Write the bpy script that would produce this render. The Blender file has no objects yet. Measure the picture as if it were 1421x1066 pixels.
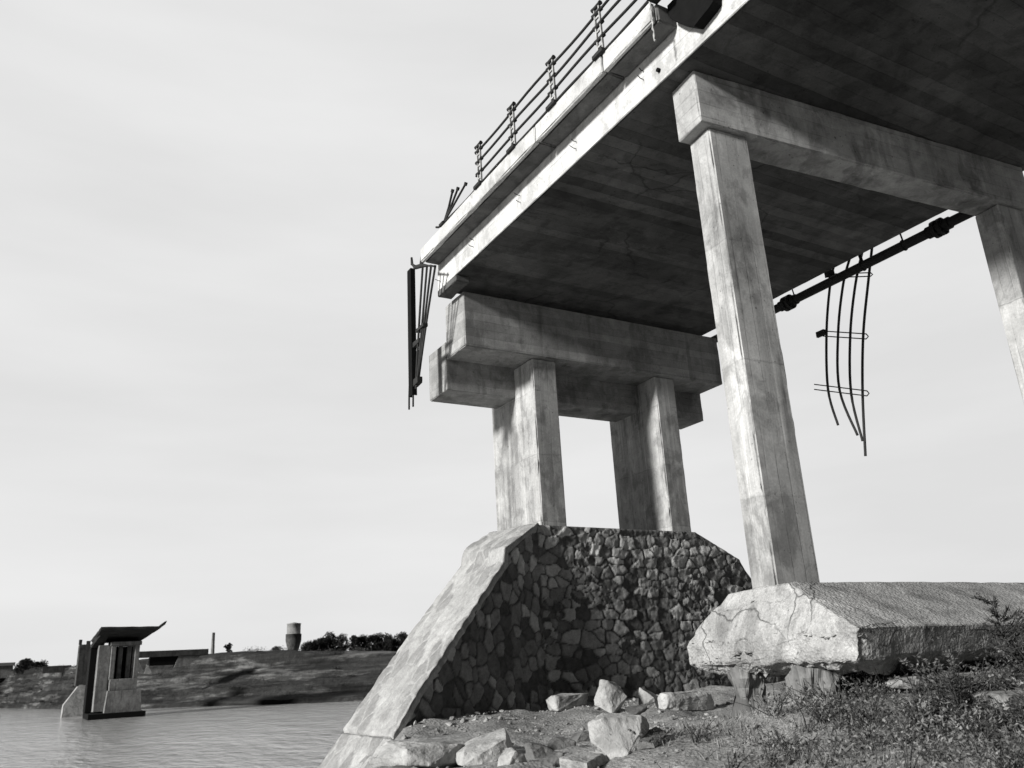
import bpy, bmesh, math, random
import numpy as np
from mathutils import Vector, Matrix, noise

random.seed(7)
RNG = np.random.default_rng(11)
scene = bpy.context.scene
COL = scene.collection
R = math.radians

# ------------------------------------------------------------------ helpers
class MB:
    """collects vertices and faces, builds ONE mesh object"""
    def __init__(self):
        self.v = []; self.f = []; self.m = []; self.smooth = []
    def add(self, verts, faces, smooth=False, mi=0):
        o = len(self.v)
        self.v += [tuple(p) for p in verts]
        for f in faces:
            self.f.append(tuple(i + o for i in f)); self.smooth.append(smooth); self.m.append(mi)
        return self
    def worn_box(self, x0, x1, y0, y1, z0, z1, cell=0.16, wear=0.012, edge=0.022):
        """a cast block with slightly chipped, irregular arrises"""
        def lin(a, b):
            e = min(edge, (b - a) * 0.3)
            n = max(1, int(round((b - a - 2 * e) / cell)))
            return [a] + [a + e + (b - a - 2 * e) * i / n for i in range(n + 1)] + [b]
        X, Y, Z = lin(x0, x1), lin(y0, y1), lin(z0, z1)
        idx = {}
        vs = []; fs = []
        c = Vector(((x0 + x1) / 2, (y0 + y1) / 2, (z0 + z1) / 2))
        nx, ny, nz = len(X), len(Y), len(Z)
        def vid(i, j, k):
            key = (i, j, k)
            if key not in idx:
                p = Vector((X[i], Y[j], Z[k]))
                on = [i in (0, nx - 1), j in (0, ny - 1), k in (0, nz - 1)]
                if sum(on) >= 2:
                    w = wear * (0.35 + 1.3 * max(0, noise.noise(p * 2.3) + 0.25) + 2.2 * max(0, noise.noise(p * 7.1) - 0.22))
                    for a in range(3):
                        if on[a]:
                            p[a] += w if p[a] < c[a] else -w
                idx[key] = len(vs); vs.append(p)
            return idx[key]
        for i in range(nx - 1):
            for j in range(ny - 1):
                fs.append((vid(i, j, 0), vid(i, j + 1, 0), vid(i + 1, j + 1, 0), vid(i + 1, j, 0)))
                fs.append((vid(i, j, nz - 1), vid(i + 1, j, nz - 1), vid(i + 1, j + 1, nz - 1), vid(i, j + 1, nz - 1)))
        for i in range(nx - 1):
            for k in range(nz - 1):
                fs.append((vid(i, 0, k), vid(i + 1, 0, k), vid(i + 1, 0, k + 1), vid(i, 0, k + 1)))
                fs.append((vid(i, ny - 1, k), vid(i, ny - 1, k + 1), vid(i + 1, ny - 1, k + 1), vid(i + 1, ny - 1, k)))
        for j in range(ny - 1):
            for k in range(nz - 1):
                fs.append((vid(0, j, k), vid(0, j, k + 1), vid(0, j + 1, k + 1), vid(0, j + 1, k)))
                fs.append((vid(nx - 1, j, k), vid(nx - 1, j + 1, k), vid(nx - 1, j + 1, k + 1), vid(nx - 1, j, k + 1)))
        return self.add(vs, fs)
    def box(self, x0, x1, y0, y1, z0, z1):
        v = [(x, y, z) for x in (x0, x1) for y in (y0, y1) for z in (z0, z1)]
        return self.add(v, [(0, 1, 3, 2), (4, 6, 7, 5), (0, 4, 5, 1), (2, 3, 7, 6), (0, 2, 6, 4), (1, 5, 7, 3)])
    def tube(self, pts, r, seg=8, cap=True):
        pts = [Vector(p) for p in pts]
        rs = r if isinstance(r, (list, tuple)) else [r] * len(pts)
        vs = []; fs = []
        up = Vector((0.13, 0.31, 0.94))
        for i, p in enumerate(pts):
            d = (pts[min(i + 1, len(pts) - 1)] - pts[max(i - 1, 0)]).normalized()
            if abs(d.dot(up)) > 0.95: up = Vector((0.9, 0.3, 0.1))
            a = d.cross(up).normalized(); b = d.cross(a)
            for k in range(seg):
                t = 2 * math.pi * k / seg
                vs.append(p + (a * math.cos(t) + b * math.sin(t)) * rs[i])
        for i in range(len(pts) - 1):
            for k in range(seg):
                fs.append((i * seg + k, i * seg + (k + 1) % seg, (i + 1) * seg + (k + 1) % seg, (i + 1) * seg + k))
        self.add(vs, fs, True)
        if cap:
            o = len(self.v) - len(vs)
            self.f.append(tuple(o + k for k in range(seg))); self.smooth.append(False); self.m.append(0)
            self.f.append(tuple(o + (len(pts) - 1) * seg + k for k in reversed(range(seg)))); self.smooth.append(False); self.m.append(0)
        return self
    def hull(self, pts, cuts=0, amp=0.0, scale=3.0, bevel=0.0, smooth=False, amp2=0.0):
        bm = bmesh.new()
        for p in pts: bm.verts.new(p)
        bmesh.ops.convex_hull(bm, input=bm.verts)
        bmesh.ops.dissolve_limit(bm, angle_limit=R(4), verts=bm.verts, edges=bm.edges)
        loose = [v for v in bm.verts if not v.link_faces]
        bmesh.ops.delete(bm, geom=loose, context='VERTS')
        if bevel:
            bmesh.ops.bevel(bm, geom=list(bm.edges), offset=bevel, segments=2, affect='EDGES', profile=0.6, clamp_overlap=True)
        if cuts:
            bmesh.ops.triangulate(bm, faces=bm.faces)
            for _ in range(cuts):
                bmesh.ops.subdivide_edges(bm, edges=bm.edges, cuts=1, use_grid_fill=True)
                bmesh.ops.triangulate(bm, faces=bm.faces)
            bm.normal_update()
            for v in bm.verts:
                p = v.co
                n = noise.fractal(p * scale, 1.0, 2.0, 4)
                n2 = noise.noise(p * scale * 5.0)
                v.co = p + v.normal * (amp * n + amp2 * n2)
        bm.normal_update()
        bm.verts.index_update()
        self.add([v.co.copy() for v in bm.verts], [tuple(v.index for v in f.verts) for f in bm.faces], smooth)
        bm.free()
        return self
    def build(self, name, mat, parent=None, origin=None):
        o = Vector(origin) if origin is not None else (Vector(parent['_o']) if parent is not None and '_o' in parent else Vector((0, 0, 0)))
        me = bpy.data.meshes.new(name)
        me.from_pydata([Vector(p) - o for p in self.v], [], self.f)
        me.polygons.foreach_set('use_smooth', self.smooth)
        mats = mat if isinstance(mat, (list, tuple)) else [mat]
        for m in mats: me.materials.append(m)
        if len(mats) > 1: me.polygons.foreach_set('material_index', self.m)
        me.update()
        ob = bpy.data.objects.new(name, me)
        COL.objects.link(ob)
        if parent is None: ob.location = o
        else:
            ob.parent = parent
        ob['_o'] = list(o)
        return ob

def tag(o, label=None, cat=None, group=None, kind=None):
    if label: o['label'] = label
    if cat: o['category'] = cat
    if group: o['group'] = group
    if kind: o['kind'] = kind
    return o
def thing(name, loc, label, cat, group=None):
    o = bpy.data.objects.new(name, None); COL.objects.link(o)
    o.location = loc; o['_o'] = list(loc); o.empty_display_size = 0.3
    return tag(o, label, cat, group)

# ------------------------------------------------------------------ materials
class NT:
    def __init__(self, name):
        self.mat = bpy.data.materials.new(name); self.mat.use_nodes = True
        self.t = self.mat.node_tree; self.n = self.t.nodes; self.l = self.t.links
        self.b = self.n['Principled BSDF']; self.b.inputs['Specular IOR Level'].default_value = 0.12
        self.tc = self.n.new('ShaderNodeTexCoord')
        self.obj = self.tc.outputs['Object']
    def link(self, a, b): self.l.new(a, b)
    def math(self, op, a, b=None, c=None, clamp=False):
        n = self.n.new('ShaderNodeMath'); n.operation = op; n.use_clamp = clamp
        for i, x in enumerate((a, b, c)):
            if x is None: continue
            if isinstance(x, (int, float)): n.inputs[i].default_value = x
            else: self.link(x, n.inputs[i])
        return n.outputs[0]
    def mapping(self, scale=(1, 1, 1), loc=(0, 0, 0), rot=(0, 0, 0), src=None):
        n = self.n.new('ShaderNodeMapping'); n.inputs['Scale'].default_value = scale
        n.inputs['Location'].default_value = loc; n.inputs['Rotation'].default_value = rot
        self.link(src or self.obj, n.inputs['Vector']); return n.outputs[0]
    def noise(self, scale, detail=4, rough=0.55, vec=None, dist=0.0):
        n = self.n.new('ShaderNodeTexNoise'); n.inputs['Scale'].default_value = scale
        n.inputs['Detail'].default_value = detail; n.inputs['Roughness'].default_value = rough
        n.inputs['Distortion'].default_value = dist
        self.link(vec or self.obj, n.inputs['Vector']); return n.outputs['Fac']
    def voronoi(self, scale, feature='F1', vec=None, out='Distance'):
        n = self.n.new('ShaderNodeTexVoronoi'); n.feature = feature; n.inputs['Scale'].default_value = scale
        self.link(vec or self.obj, n.inputs['Vector']); return n.outputs[out]
    def remap(self, x, a, b, c, d, smooth=False):
        n = self.n.new('ShaderNodeMapRange'); n.clamp = True
        if smooth: n.interpolation_type = 'SMOOTHSTEP'
        self.link(x, n.inputs[0])
        for i, v in zip((1, 2, 3, 4), (a, b, c, d)): n.inputs[i].default_value = v
        return n.outputs[0]
    def sep(self, src=None):
        n = self.n.new('ShaderNodeSeparateXYZ'); self.link(src or self.obj, n.inputs[0]); return n.outputs
    def white(self, x):
        n = self.n.new('ShaderNodeTexWhiteNoise'); n.noise_dimensions = '1D'; self.link(x, n.inputs['W']); return n.outputs['Value']
    def grey(self, val, tint=(1.0, 1.0, 0.985)):
        n = self.n.new('ShaderNodeCombineColor')
        for i in range(3): self.link(self.math('MULTIPLY', val, tint[i]), n.inputs[i])
        self.link(n.outputs[0], self.b.inputs['Base Color']); return n.outputs[0]
    def bump(self, h, strength=0.4, dist=0.02):
        n = self.n.new('ShaderNodeBump'); n.inputs['Strength'].default_value = strength; n.inputs['Distance'].default_value = dist
        self.link(h, n.inputs['Height']); self.link(n.outputs[0], self.b.inputs['Normal'])
    def attr(self, name):
        n = self.n.new('ShaderNodeAttribute'); n.attribute_name = name; return n.outputs['Fac']
    def rough(self, v): self.b.inputs['Roughness'].default_value = v; return self

def concrete(name, albedo, board=None, width=0.19, board_amt=0.16, streak=0.35, blotch=0.35, cracks=0.0, seed=0.0, bump=0.35, patch=0.0, cscale=0.42, bdist=0.0022, weather=0.28, grit=0.0, pour=0.0):
    m = NT(name); m.rough(0.92)
    src = m.mapping(loc=(seed * 3.1, seed * 1.7, seed * 0.9))
    sx, sy, sz = m.sep(src)[:3]
    big = m.remap(m.noise(0.75, 6, 0.62, src, 0.6), 0.3, 0.72, 1 - blotch, 1 + blotch * 0.55)
    med = m.remap(m.noise(4.2, 6, 0.65, src), 0.25, 0.75, 0.84, 1.14)
    fine = m.remap(m.noise(38, 3, 0.6, src), 0.25, 0.75, 0.86, 1.12)
    pits = m.remap(m.noise(23, 2, 0.5, src), 0.69, 0.76, 1.0, 0.45)
    v = m.math('MULTIPLY', m.math('MULTIPLY', big, med), m.math('MULTIPLY', fine, pits))
    h = m.math('ADD', m.noise(38, 4, 0.6, src), m.math('MULTIPLY', m.noise(6, 4, 0.6, src), 1.2))
    if streak:
        st = m.noise(1.0, 5, 0.6, m.mapping((5.5, 5.5, 0.22), src=src))
        gate = m.remap(m.noise(0.6, 2, 0.5, src), 0.35, 0.65, 0.25, 1.0)
        st = m.math('MULTIPLY', m.remap(st, 0.5, 0.68, 0, streak), gate)
        v = m.math('MULTIPLY', v, m.math('SUBTRACT', 1.0, st))
        lt = m.remap(m.noise(1.0, 4, 0.6, m.mapping((7.5, 7.5, 0.3), (4, 2, 7), src=src)), 0.6, 0.72, 0, streak * 0.6)
        v = m.math('MULTIPLY', v, m.math('ADD', 1.0, lt))
    if board:
        ax = m.math('ADD', m.math('ADD', m.math('MULTIPLY', sx, board[0]), m.math('MULTIPLY', sy, board[1])), m.math('MULTIPLY', sz, board[2]))
        wob = m.math('MULTIPLY', m.math('SUBTRACT', m.noise(1.7, 3, 0.5, src), 0.5), width * 0.22)
        q = m.math('DIVIDE', m.math('ADD', ax, wob), width)
        cell = m.math('FLOOR', q); fr = m.math('FRACT', q)
        rnd = m.remap(m.white(cell), 0, 1, 1 - board_amt, 1 + board_amt)
        v = m.math('MULTIPLY', v, rnd)
        d = m.math('MINIMUM', fr, m.math('SUBTRACT', 1.0, fr))
        brk = m.remap(m.noise(1.4, 3, 0.6, src), 0.38, 0.6, 0.0, 1.0)
        ln = m.math('MULTIPLY', m.remap(d, 0.0, 0.05, 1.0, 0.0), brk)
        v = m.math('MULTIPLY', v, m.math('SUBTRACT', 1.0, m.math('MULTIPLY', ln, 0.42)))
        grain_s = tuple(38.0 if b else 1.3 for b in board)
        gr = m.noise(1.0, 3, 0.6, m.mapping(grain_s, src=src))
        v = m.math('MULTIPLY', v, m.remap(gr, 0.3, 0.7, 0.95, 1.04))
        h = m.math('ADD', h, m.math('ADD', m.math('MULTIPLY', ln, -1.4), m.math('MULTIPLY', m.math('ADD', gr, m.white(cell)), 0.7)))
    if weather:   # lichen, spalls and dirt with ragged edges
        wn = m.noise(2.6, 9, 0.68, m.mapping((1.0, 1.0, 0.6), (2, 6, 3), src=src), 0.5)
        v = m.math('MULTIPLY', v, m.remap(wn, 0.50, 0.60, 1.0, 1.0 - weather))
        wn2 = m.noise(3.4, 9, 0.7, m.mapping((1.0, 1.0, 0.8), (8, 1, 4), src=src), 0.4)
        v = m.math('MULTIPLY', v, m.remap(wn2, 0.54, 0.62, 1.0, 1.0 + weather * 0.55))
        sp = m.remap(m.noise(9.0, 5, 0.6, m.mapping(loc=(1, 2, 9), src=src)), 0.68, 0.73, 1.0, 0.5)
        v = m.math('MULTIPLY', v, sp)
        h = m.math('ADD', h, m.math('MULTIPLY', sp, 2.0))
    if pour:   # cold joints between lifts
        pz = m.math('DIVIDE', m.math('ADD', sz, m.math('MULTIPLY', m.noise(2.2, 3, 0.6, src), 0.10)), pour)
        pf = m.math('FRACT', pz); pd = m.math('MINIMUM', pf, m.math('SUBTRACT', 1.0, pf))
        pl = m.math('MULTIPLY', m.remap(pd, 0.0, 0.011, 1.0, 0.0), m.remap(m.noise(3.0, 3, 0.6, src), 0.4, 0.6, 0.15, 1.0))
        v = m.math('MULTIPLY', v, m.math('SUBTRACT', 1.0, m.math('MULTIPLY', pl, 0.3)))
        v = m.math('MULTIPLY', v, m.remap(m.white(m.math('FLOOR', pz)), 0, 1, 0.9, 1.08))
        h = m.math('SUBTRACT', h, m.math('MULTIPLY', pl, 2.0))
    if grit:   # exposed aggregate
        gr_ = m.voronoi(34, 'F1', src); g2_ = m.noise(17, 6, 0.7, src)
        v = m.math('MULTIPLY', v, m.remap(g2_, 0.52, 0.66, 1.0, 1.0 - grit))
        v = m.math('MULTIPLY', v, m.remap(gr_, 0.1, 0.5, 1.0 + grit * 0.25, 1.0 - grit * 0.35))
        h = m.math('SUBTRACT', h, m.math('MULTIPLY', m.math('ADD', gr_, g2_), 1.2))
    if patch:
        pm = m.remap(m.noise(1.25, 5, 0.6, m.mapping(loc=(11, 5, 2), src=src), 0.4), 0.55, 0.6, 0, patch)
        v = m.math('MULTIPLY', v, m.math('SUBTRACT', 1.0, pm))
    if cracks:
        dn = m.n.new('ShaderNodeTexNoise'); dn.inputs['Scale'].default_value = 1.3; dn.inputs['Detail'].default_value = 5
        m.link(src, dn.inputs['Vector'])
        mx = m.n.new('ShaderNodeVectorMath'); mx.operation = 'MULTIPLY_ADD'; mx.inputs[1].default_value = (0.9, 0.9, 0.9)
        m.link(dn.outputs['Color'], mx.inputs[0]); m.link(src, mx.inputs[2])
        e = m.voronoi(cscale, 'DISTANCE_TO_EDGE', mx.outputs[0])
        gate = m.remap(m.noise(0.5, 2, 0.5, m.mapping(loc=(5, 9, 1), src=src)), 0.52, 0.6, 0, 1)
        c = m.math('MULTIPLY', m.remap(e, 0.0, 0.014, cracks, 0.0), gate)
        v = m.math('MULTIPLY', v, m.math('SUBTRACT', 1.0, c))
        h = m.math('SUBTRACT', h, m.math('MULTIPLY', c, 2.0))
    v = m.math('MINIMUM', m.math('MULTIPLY', v, albedo), 0.85)
    m.grey(v); m.bump(h, bump, bdist)
    return m.mat

def plain(name, albedo, rough=0.7, metallic=0.0, var=0.35, scale=9.0):
    m = NT(name); m.rough(rough); m.b.inputs['Metallic'].default_value = metallic
    n = m.remap(m.noise(scale, 5, 0.6), 0.25, 0.75, 1 - var, 1 + var)
    m.grey(m.math('MULTIPLY', n, albedo)); m.bump(m.noise(scale * 4, 3), 0.25, 0.001)
    return m.mat

M = {}
M['column'] = concrete('column_concrete', 0.43, (1, 1, 0), 0.16, 0.10, 0.7, 0.3, 0.0, 1.0, pour=1.55, weather=0.34)
M['pier_column'] = concrete('pier_column_concrete', 0.42, (1, 1, 0), 0.21, 0.14, 0.7, 0.3, 0.0, 2.0, pour=1.3, weather=0.34)
M['cap'] = concrete('cap_beam_concrete', 0.41, (0, 0, 1), 0.2, 0.12, 0.3, 0.4, 0.0, 3.0, patch=0.3)
M['cap_pier'] = concrete('pier_cap_concrete', 0.33, (0, 0, 1), 0.17, 0.14, 0.35, 0.35, 0.0, 4.3)
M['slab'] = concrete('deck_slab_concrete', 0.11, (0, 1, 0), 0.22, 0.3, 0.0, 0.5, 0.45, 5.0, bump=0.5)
M['walk'] = concrete('underside_shade_concrete', 0.15, (1, 0, 0), 0.3, 0.1, 0.0, 0.5, 0.4, 6.2)  # shade under the overhang put into this darker tone
M['fascia'] = concrete('fascia_concrete', 0.6, (0, 0, 1), 0.26, 0.05, 0.2, 0.22, 0.0, 6.6)  # sunlight put in the tone: pale fascia skin on the dark-toned slab
M['kerb'] = concrete('kerb_concrete', 0.52, None, 0.2, 0.1, 0.1, 0.2, 0.2, 6.0)
M['footing'] = concrete('footing_concrete', 0.45, None, 0.2, 0.1, 0.0, 0.3, 0.6, 7.0, bump=1.0, patch=0.2, cscale=1.15, bdist=0.011, weather=0.32, grit=0.28)
M['pile'] = concrete('pile_concrete', 0.22, None, 0.2, 0.1, 0.0, 0.5, 0.4, 7.7, bump=1.0, patch=0.4)
M['soffit_shade'] = concrete('soffit_shade_far_concrete', 0.028, None, 0.2, 0.1, 0.0, 0.5, 0, 16.0)  # shade on the far deck's underside put into the colour
M['steel'] = plain('rusted_steel', 0.03, 0.75, 0.0)
M['iron'] = plain('dark_pipe_iron', 0.022, 0.65)
M['post'] = plain('painted_steel', 0.34, 0.6, 0.0, 0.5, 22)
M['void'] = plain('void_shade_and_dark_steel', 0.006, 0.9)  # dark steel, and the shade of holes and gaps as colour
M['rock'] = concrete('rubble_stone', 0.33, None, 0.2, 0.1, 0.0, 0.4, 0.5, 8.0, bump=0.9, bdist=0.012, cscale=2.0, weather=0.4)
M['rock_pale'] = concrete('pale_rubble_stone', 0.38, None, 0.2, 0.1, 0.0, 0.3, 0.5, 8.5, bump=0.9, bdist=0.012, cscale=2.0, weather=0.3)
M['rock_dark'] = concrete('dark_rubble_stone', 0.17, None, 0.2, 0.1, 0.0, 0.4, 0.3, 9.0, bump=0.9, bdist=0.012, weather=0.4)

def stone_wall_mat(name, lo, hi, mortar, stain):
    m = NT(name); m.rough(0.95)
    s = m.attr('stone'); j = m.attr('joint')
    base = m.remap(s, 0, 1, lo, hi)
    n = m.math('MULTIPLY', m.remap(m.noise(7, 6, 0.65), 0.25, 0.75, 0.7, 1.25), m.remap(m.noise(34, 3), 0.25, 0.75, 0.82, 1.15))
    v = m.math('MULTIPLY', base, n)
    mo = m.math('MULTIPLY', m.remap(m.noise(25, 3), 0.2, 0.8, 0.6, 1.4), mortar)
    mix = m.n.new('ShaderNodeMix'); m.link(j, mix.inputs[0]); m.link(v, mix.inputs[2]); m.link(mo, mix.inputs[3])
    v = mix.outputs[0]
    if stain:   # silt and algae left by high water
        z = m.sep()[2]
        zz = m.math('ADD', z, m.math('MULTIPLY', m.math('SUBTRACT', m.noise(0.9, 4, 0.6), 0.5), 2.6))
        st = m.remap(zz, 1.9, 2.9, stain, 1.0, True)
        v = m.math('MULTIPLY', v, st)
    m.grey(v)
    m.bump(m.math('ADD', m.noise(16, 5, 0.65), m.noise(60, 3)), 0.7, 0.02)
    return m.mat
M['rubble_wall'] = stone_wall_mat('rubble_masonry', 0.11, 0.55, 0.10, 0.7)
M['coping'] = stone_wall_mat('coping_masonry', 0.24, 0.42, 0.36, 0)

def ground_mat():
    m = NT('packed_silt'); m.rough(0.97)
    big = m.remap(m.noise(0.5, 6, 0.6, None, 0.5), 0.3, 0.7, 0.6, 1.3)
    med = m.remap(m.noise(4.5, 6, 0.68), 0.25, 0.75, 0.7, 1.3)
    grav = m.remap(m.voronoi(26, 'F1'), 0.0, 0.5, 1.2, 0.75)
    peb = m.remap(m.noise(13, 2, 0.5), 0.66, 0.7, 1.0, 1.6)
    v = m.math('MULTIPLY', m.math('MULTIPLY', m.math('MULTIPLY', big, med), m.math('MULTIPLY', grav, peb)), 0.33)
    m.grey(v)
    m.bump(m.math('ADD', m.noise(9, 8, 0.7), m.math('MULTIPLY', m.voronoi(26, 'F1'), -0.5)), 0.8, 0.03)
    return m.mat
M['ground'] = ground_mat()

def bank_mat():
    m = NT('grassy_bank'); m.rough(0.97)
    src = m.obj
    big = m.remap(m.noise(0.06, 6, 0.65, None, 0.8), 0.3, 0.7, 0.5, 1.5)
    lay = m.remap(m.noise(1.0, 5, 0.65, m.mapping((0.05, 0.05, 1.1))), 0.35, 0.65, 0.45, 1.6)
    med = m.remap(m.noise(0.5, 7, 0.7), 0.3, 0.7, 0.55, 1.5)
    lightp = m.remap(m.noise(0.22, 6, 0.7, m.mapping((0.35, 0.35, 3), (3, 8, 1))), 0.52, 0.64, 1.0, 4.5)
    v = m.math('MULTIPLY', m.math('MULTIPLY', big, lay), m.math('MULTIPLY', med, lightp))
    m.grey(m.math('MINIMUM', m.math('MULTIPLY', v, 0.03), 0.16)); m.bump(m.noise(1.2, 8, 0.7), 1.0, 0.5)
    return m.mat
M['bank'] = bank_mat()

def water_mat():
    m = NT('river_water'); m.b.inputs['Roughness'].default_value = 0.12
    m.b.inputs['Specular IOR Level'].default_value = 0.5
    m.b.inputs['IOR'].default_value = 1.33
    v = m.remap(m.noise(0.02, 4, 0.5), 0.3, 0.7, 0.38, 0.47)
    m.grey(v)
    a = m.noise(1.0, 6, 0.62, m.mapping((0.9, 0.42, 1), rot=(0, 0, 0.5)))
    b = m.noise(1.0, 4, 0.6, m.mapping((0.16, 0.06, 1), rot=(0, 0, 0.4)))
    m.bump(m.math('ADD', a, m.math('MULTIPLY', b, 2.0)), 0.6, 0.4)
    return m.mat
M['water'] = water_mat()

def leaf_mat(name, lo, hi, rough=0.75):
    m = NT(name); m.rough(rough)
    m.grey(m.remap(m.attr('tone'), 0, 1, lo, hi)); return m.mat
M['weed'] = leaf_mat('weed_leaves', 0.012, 0.27)
M['tree_leaf'] = leaf_mat('tree_leaves', 0.012, 0.05)
M['bark'] = plain('bark', 0.05, 0.9)

# ------------------------------------------------------------------ world, sun, camera
SUN = Vector((1.0, 0.125, -0.33)).normalized()
elev = math.asin(-SUN.z); rot = math.atan2(-SUN.x, -SUN.y)
w = bpy.data.worlds.new('World'); scene.world = w; w.use_nodes = True
nt = w.node_tree; bg = nt.nodes['Background']
sky = nt.nodes.new('ShaderNodeTexSky'); sky.sky_type = 'NISHITA'; sky.sun_disc = False
sky.sun_elevation = elev; sky.sun_rotation = rot
sky.air_density = 1.0; sky.dust_density = 4.0; sky.ozone_density = 1.0
bw = nt.nodes.new('ShaderNodeRGBToBW'); nt.links.new(sky.outputs[0], bw.inputs[0])
# veil of bright cloud over the sky ahead
tc = nt.nodes.new('ShaderNodeTexCoord')
cn = nt.nodes.new('ShaderNodeTexNoise'); cn.inputs['Scale'].default_value = 1.6; cn.inputs['Detail'].default_value = 6
mp = nt.nodes.new('ShaderNodeMapping'); mp.inputs['Scale'].default_value = (1, 1, 5.0)
nt.links.new(tc.outputs['Generated'], mp.inputs[0]); nt.links.new(mp.outputs[0], cn.inputs['Vector'])
mr = nt.nodes.new('ShaderNodeMapRange'); nt.links.new(cn.outputs['Fac'], mr.inputs[0])
mr.inputs[1].default_value = 0.35; mr.inputs[2].default_value = 0.75; mr.inputs[3].default_value = 5.9; mr.inputs[4].default_value = 6.8
sm = nt.nodes.new('ShaderNodeMath'); sm.operation = 'MULTIPLY'; sm.inputs[1].default_value = 0.03
nt.links.new(bw.outputs[0], sm.inputs[0])
ad = nt.nodes.new('ShaderNodeMath'); ad.operation = 'ADD'
# veil bright over the river, dimmed overhead and behind to cut fill light
sx_ = nt.nodes.new('ShaderNodeVectorMath'); sx_.operation = 'DOT_PRODUCT'; sx_.inputs[1].default_value = (0.60, 0.80, 0.0)
nt.links.new(tc.outputs['Generated'], sx_.inputs[0])
fa = nt.nodes.new('ShaderNodeMapRange'); fa.interpolation_type = 'SMOOTHSTEP'; nt.links.new(sx_.outputs['Value'], fa.inputs[0])
for i_, v_ in zip((1, 2, 3, 4), (-0.25, 0.42, 0.07, 1.0)): fa.inputs[i_].default_value = v_
sz_ = nt.nodes.new('ShaderNodeSeparateXYZ'); nt.links.new(tc.outputs['Generated'], sz_.inputs[0])
fz = nt.nodes.new('ShaderNodeMapRange'); fz.interpolation_type = 'SMOOTHSTEP'; nt.links.new(sz_.outputs['Z'], fz.inputs[0])
for i_, v_ in zip((1, 2, 3, 4), (0.70, 0.95, 1.0, 0.3)): fz.inputs[i_].default_value = v_
fm_ = nt.nodes.new('ShaderNodeMath'); fm_.operation = 'MULTIPLY'; nt.links.new(fa.outputs[0], fm_.inputs[0]); nt.links.new(fz.outputs[0], fm_.inputs[1])
fv = nt.nodes.new('ShaderNodeMath'); fv.operation = 'MULTIPLY'; nt.links.new(fm_.outputs[0], fv.inputs[0]); nt.links.new(mr.outputs[0], fv.inputs[1])
nt.links.new(sm.outputs[0], ad.inputs[0]); nt.links.new(fv.outputs[0], ad.inputs[1])
nt.links.new(ad.outputs[0], bg.inputs['Color']); bg.inputs['Strength'].default_value = 0.1

sun = bpy.data.lights.new('sun', 'SUN'); sun.energy = 5.0; sun.angle = R(7.0); sun.color = (1.0, 0.99, 0.97)
so = bpy.data.objects.new('sun', sun); COL.objects.link(so)
so.rotation_euler = SUN.to_track_quat('-Z', 'Y').to_euler(); so.location = (-20, -5, 20)

cam = bpy.data.cameras.new('camera'); co = bpy.data.objects.new('camera', cam); COL.objects.link(co)
RC = Matrix(((0.86971548, -0.11327698, -0.4803783), (-0.4908521, -0.30021155, -0.81788584), (-0.05156748, 0.94712267, -0.31670087)))
# orthonormal frame of the three vanishing points of the bridge
FPX, CX, CY = 1145.0, 710.5, 533.0
dX = Vector((2073, -270, -FPX)).normalized()
dY = Vector((-682, -420, -FPX)); dY = (dY - dX * dY.dot(dX)).normalized()
dZ = dX.cross(dY)
RC = Matrix((dX, dY, dZ))
co.matrix_world = RC.to_4x4()
cam.sensor_width = 36; cam.lens = 36 * FPX / 1421.0
cam.clip_start = 0.05; cam.clip_end = 6000
cam.dof.use_dof = True; cam.dof.focus_distance = 12.5; cam.dof.aperture_fstop = 2.4
scene.camera = co
scene.view_settings.view_transform = 'Standard'; scene.view_settings.look = 'None'
scene.view_settings.exposure = 0.3; scene.view_settings.gamma = 1.0
scene.cycles.max_bounces = 6; scene.cycles.diffuse_bounces = 2
scene.cycles.use_denoising = True

# ------------------------------------------------------------------ terrain
def sst(a, b, x):
    t = np.clip((x - a) / (b - a), 0, 1); return t * t * (3 - 2 * t)
def ground_h(x, y, detail=True):
    x = np.asarray(x, float); y = np.asarray(y, float)
    h = -0.95 + 0.0 * x + 0.14 * sst(10.0, 12.6, y)
    h = h + 0.31 * np.exp(-((y - 5.6) / 2.1) ** 2) * sst(4.3, 6.4, x) + 0.17 * np.exp(-((y - 6.2) / 1.5) ** 2) * sst(5.9, 7.6, x)
    r = np.hypot(x, y)
    h = h - 0.62 * (1 - sst(2.5, 6.5, r))
    h = h + 0.12 * sst(9, 14, x)
    xe = np.interp(y, [-10, 0, 5, 8, 10.5, 11.6, 12.2, 14, 16], [-6, -2.4, 1.6, 3.1, 4.1, 4.45, 5.0, 6.6, 8.0])
    s = np.minimum(x - xe, (16.6 - y))
    h = h - np.clip(0.25 - s, 0, 10) * 0.95
    if detail:
        h = h + 0.035 * np.sin(x * 1.7 + 0.8 * y) * np.cos(y * 1.3 - 0.6 * x) + 0.02 * np.sin(4.3 * x - 2.2 * y)
    return np.maximum(h, -7.5)
def gz(x, y): return float(ground_h(x, y))

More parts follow.
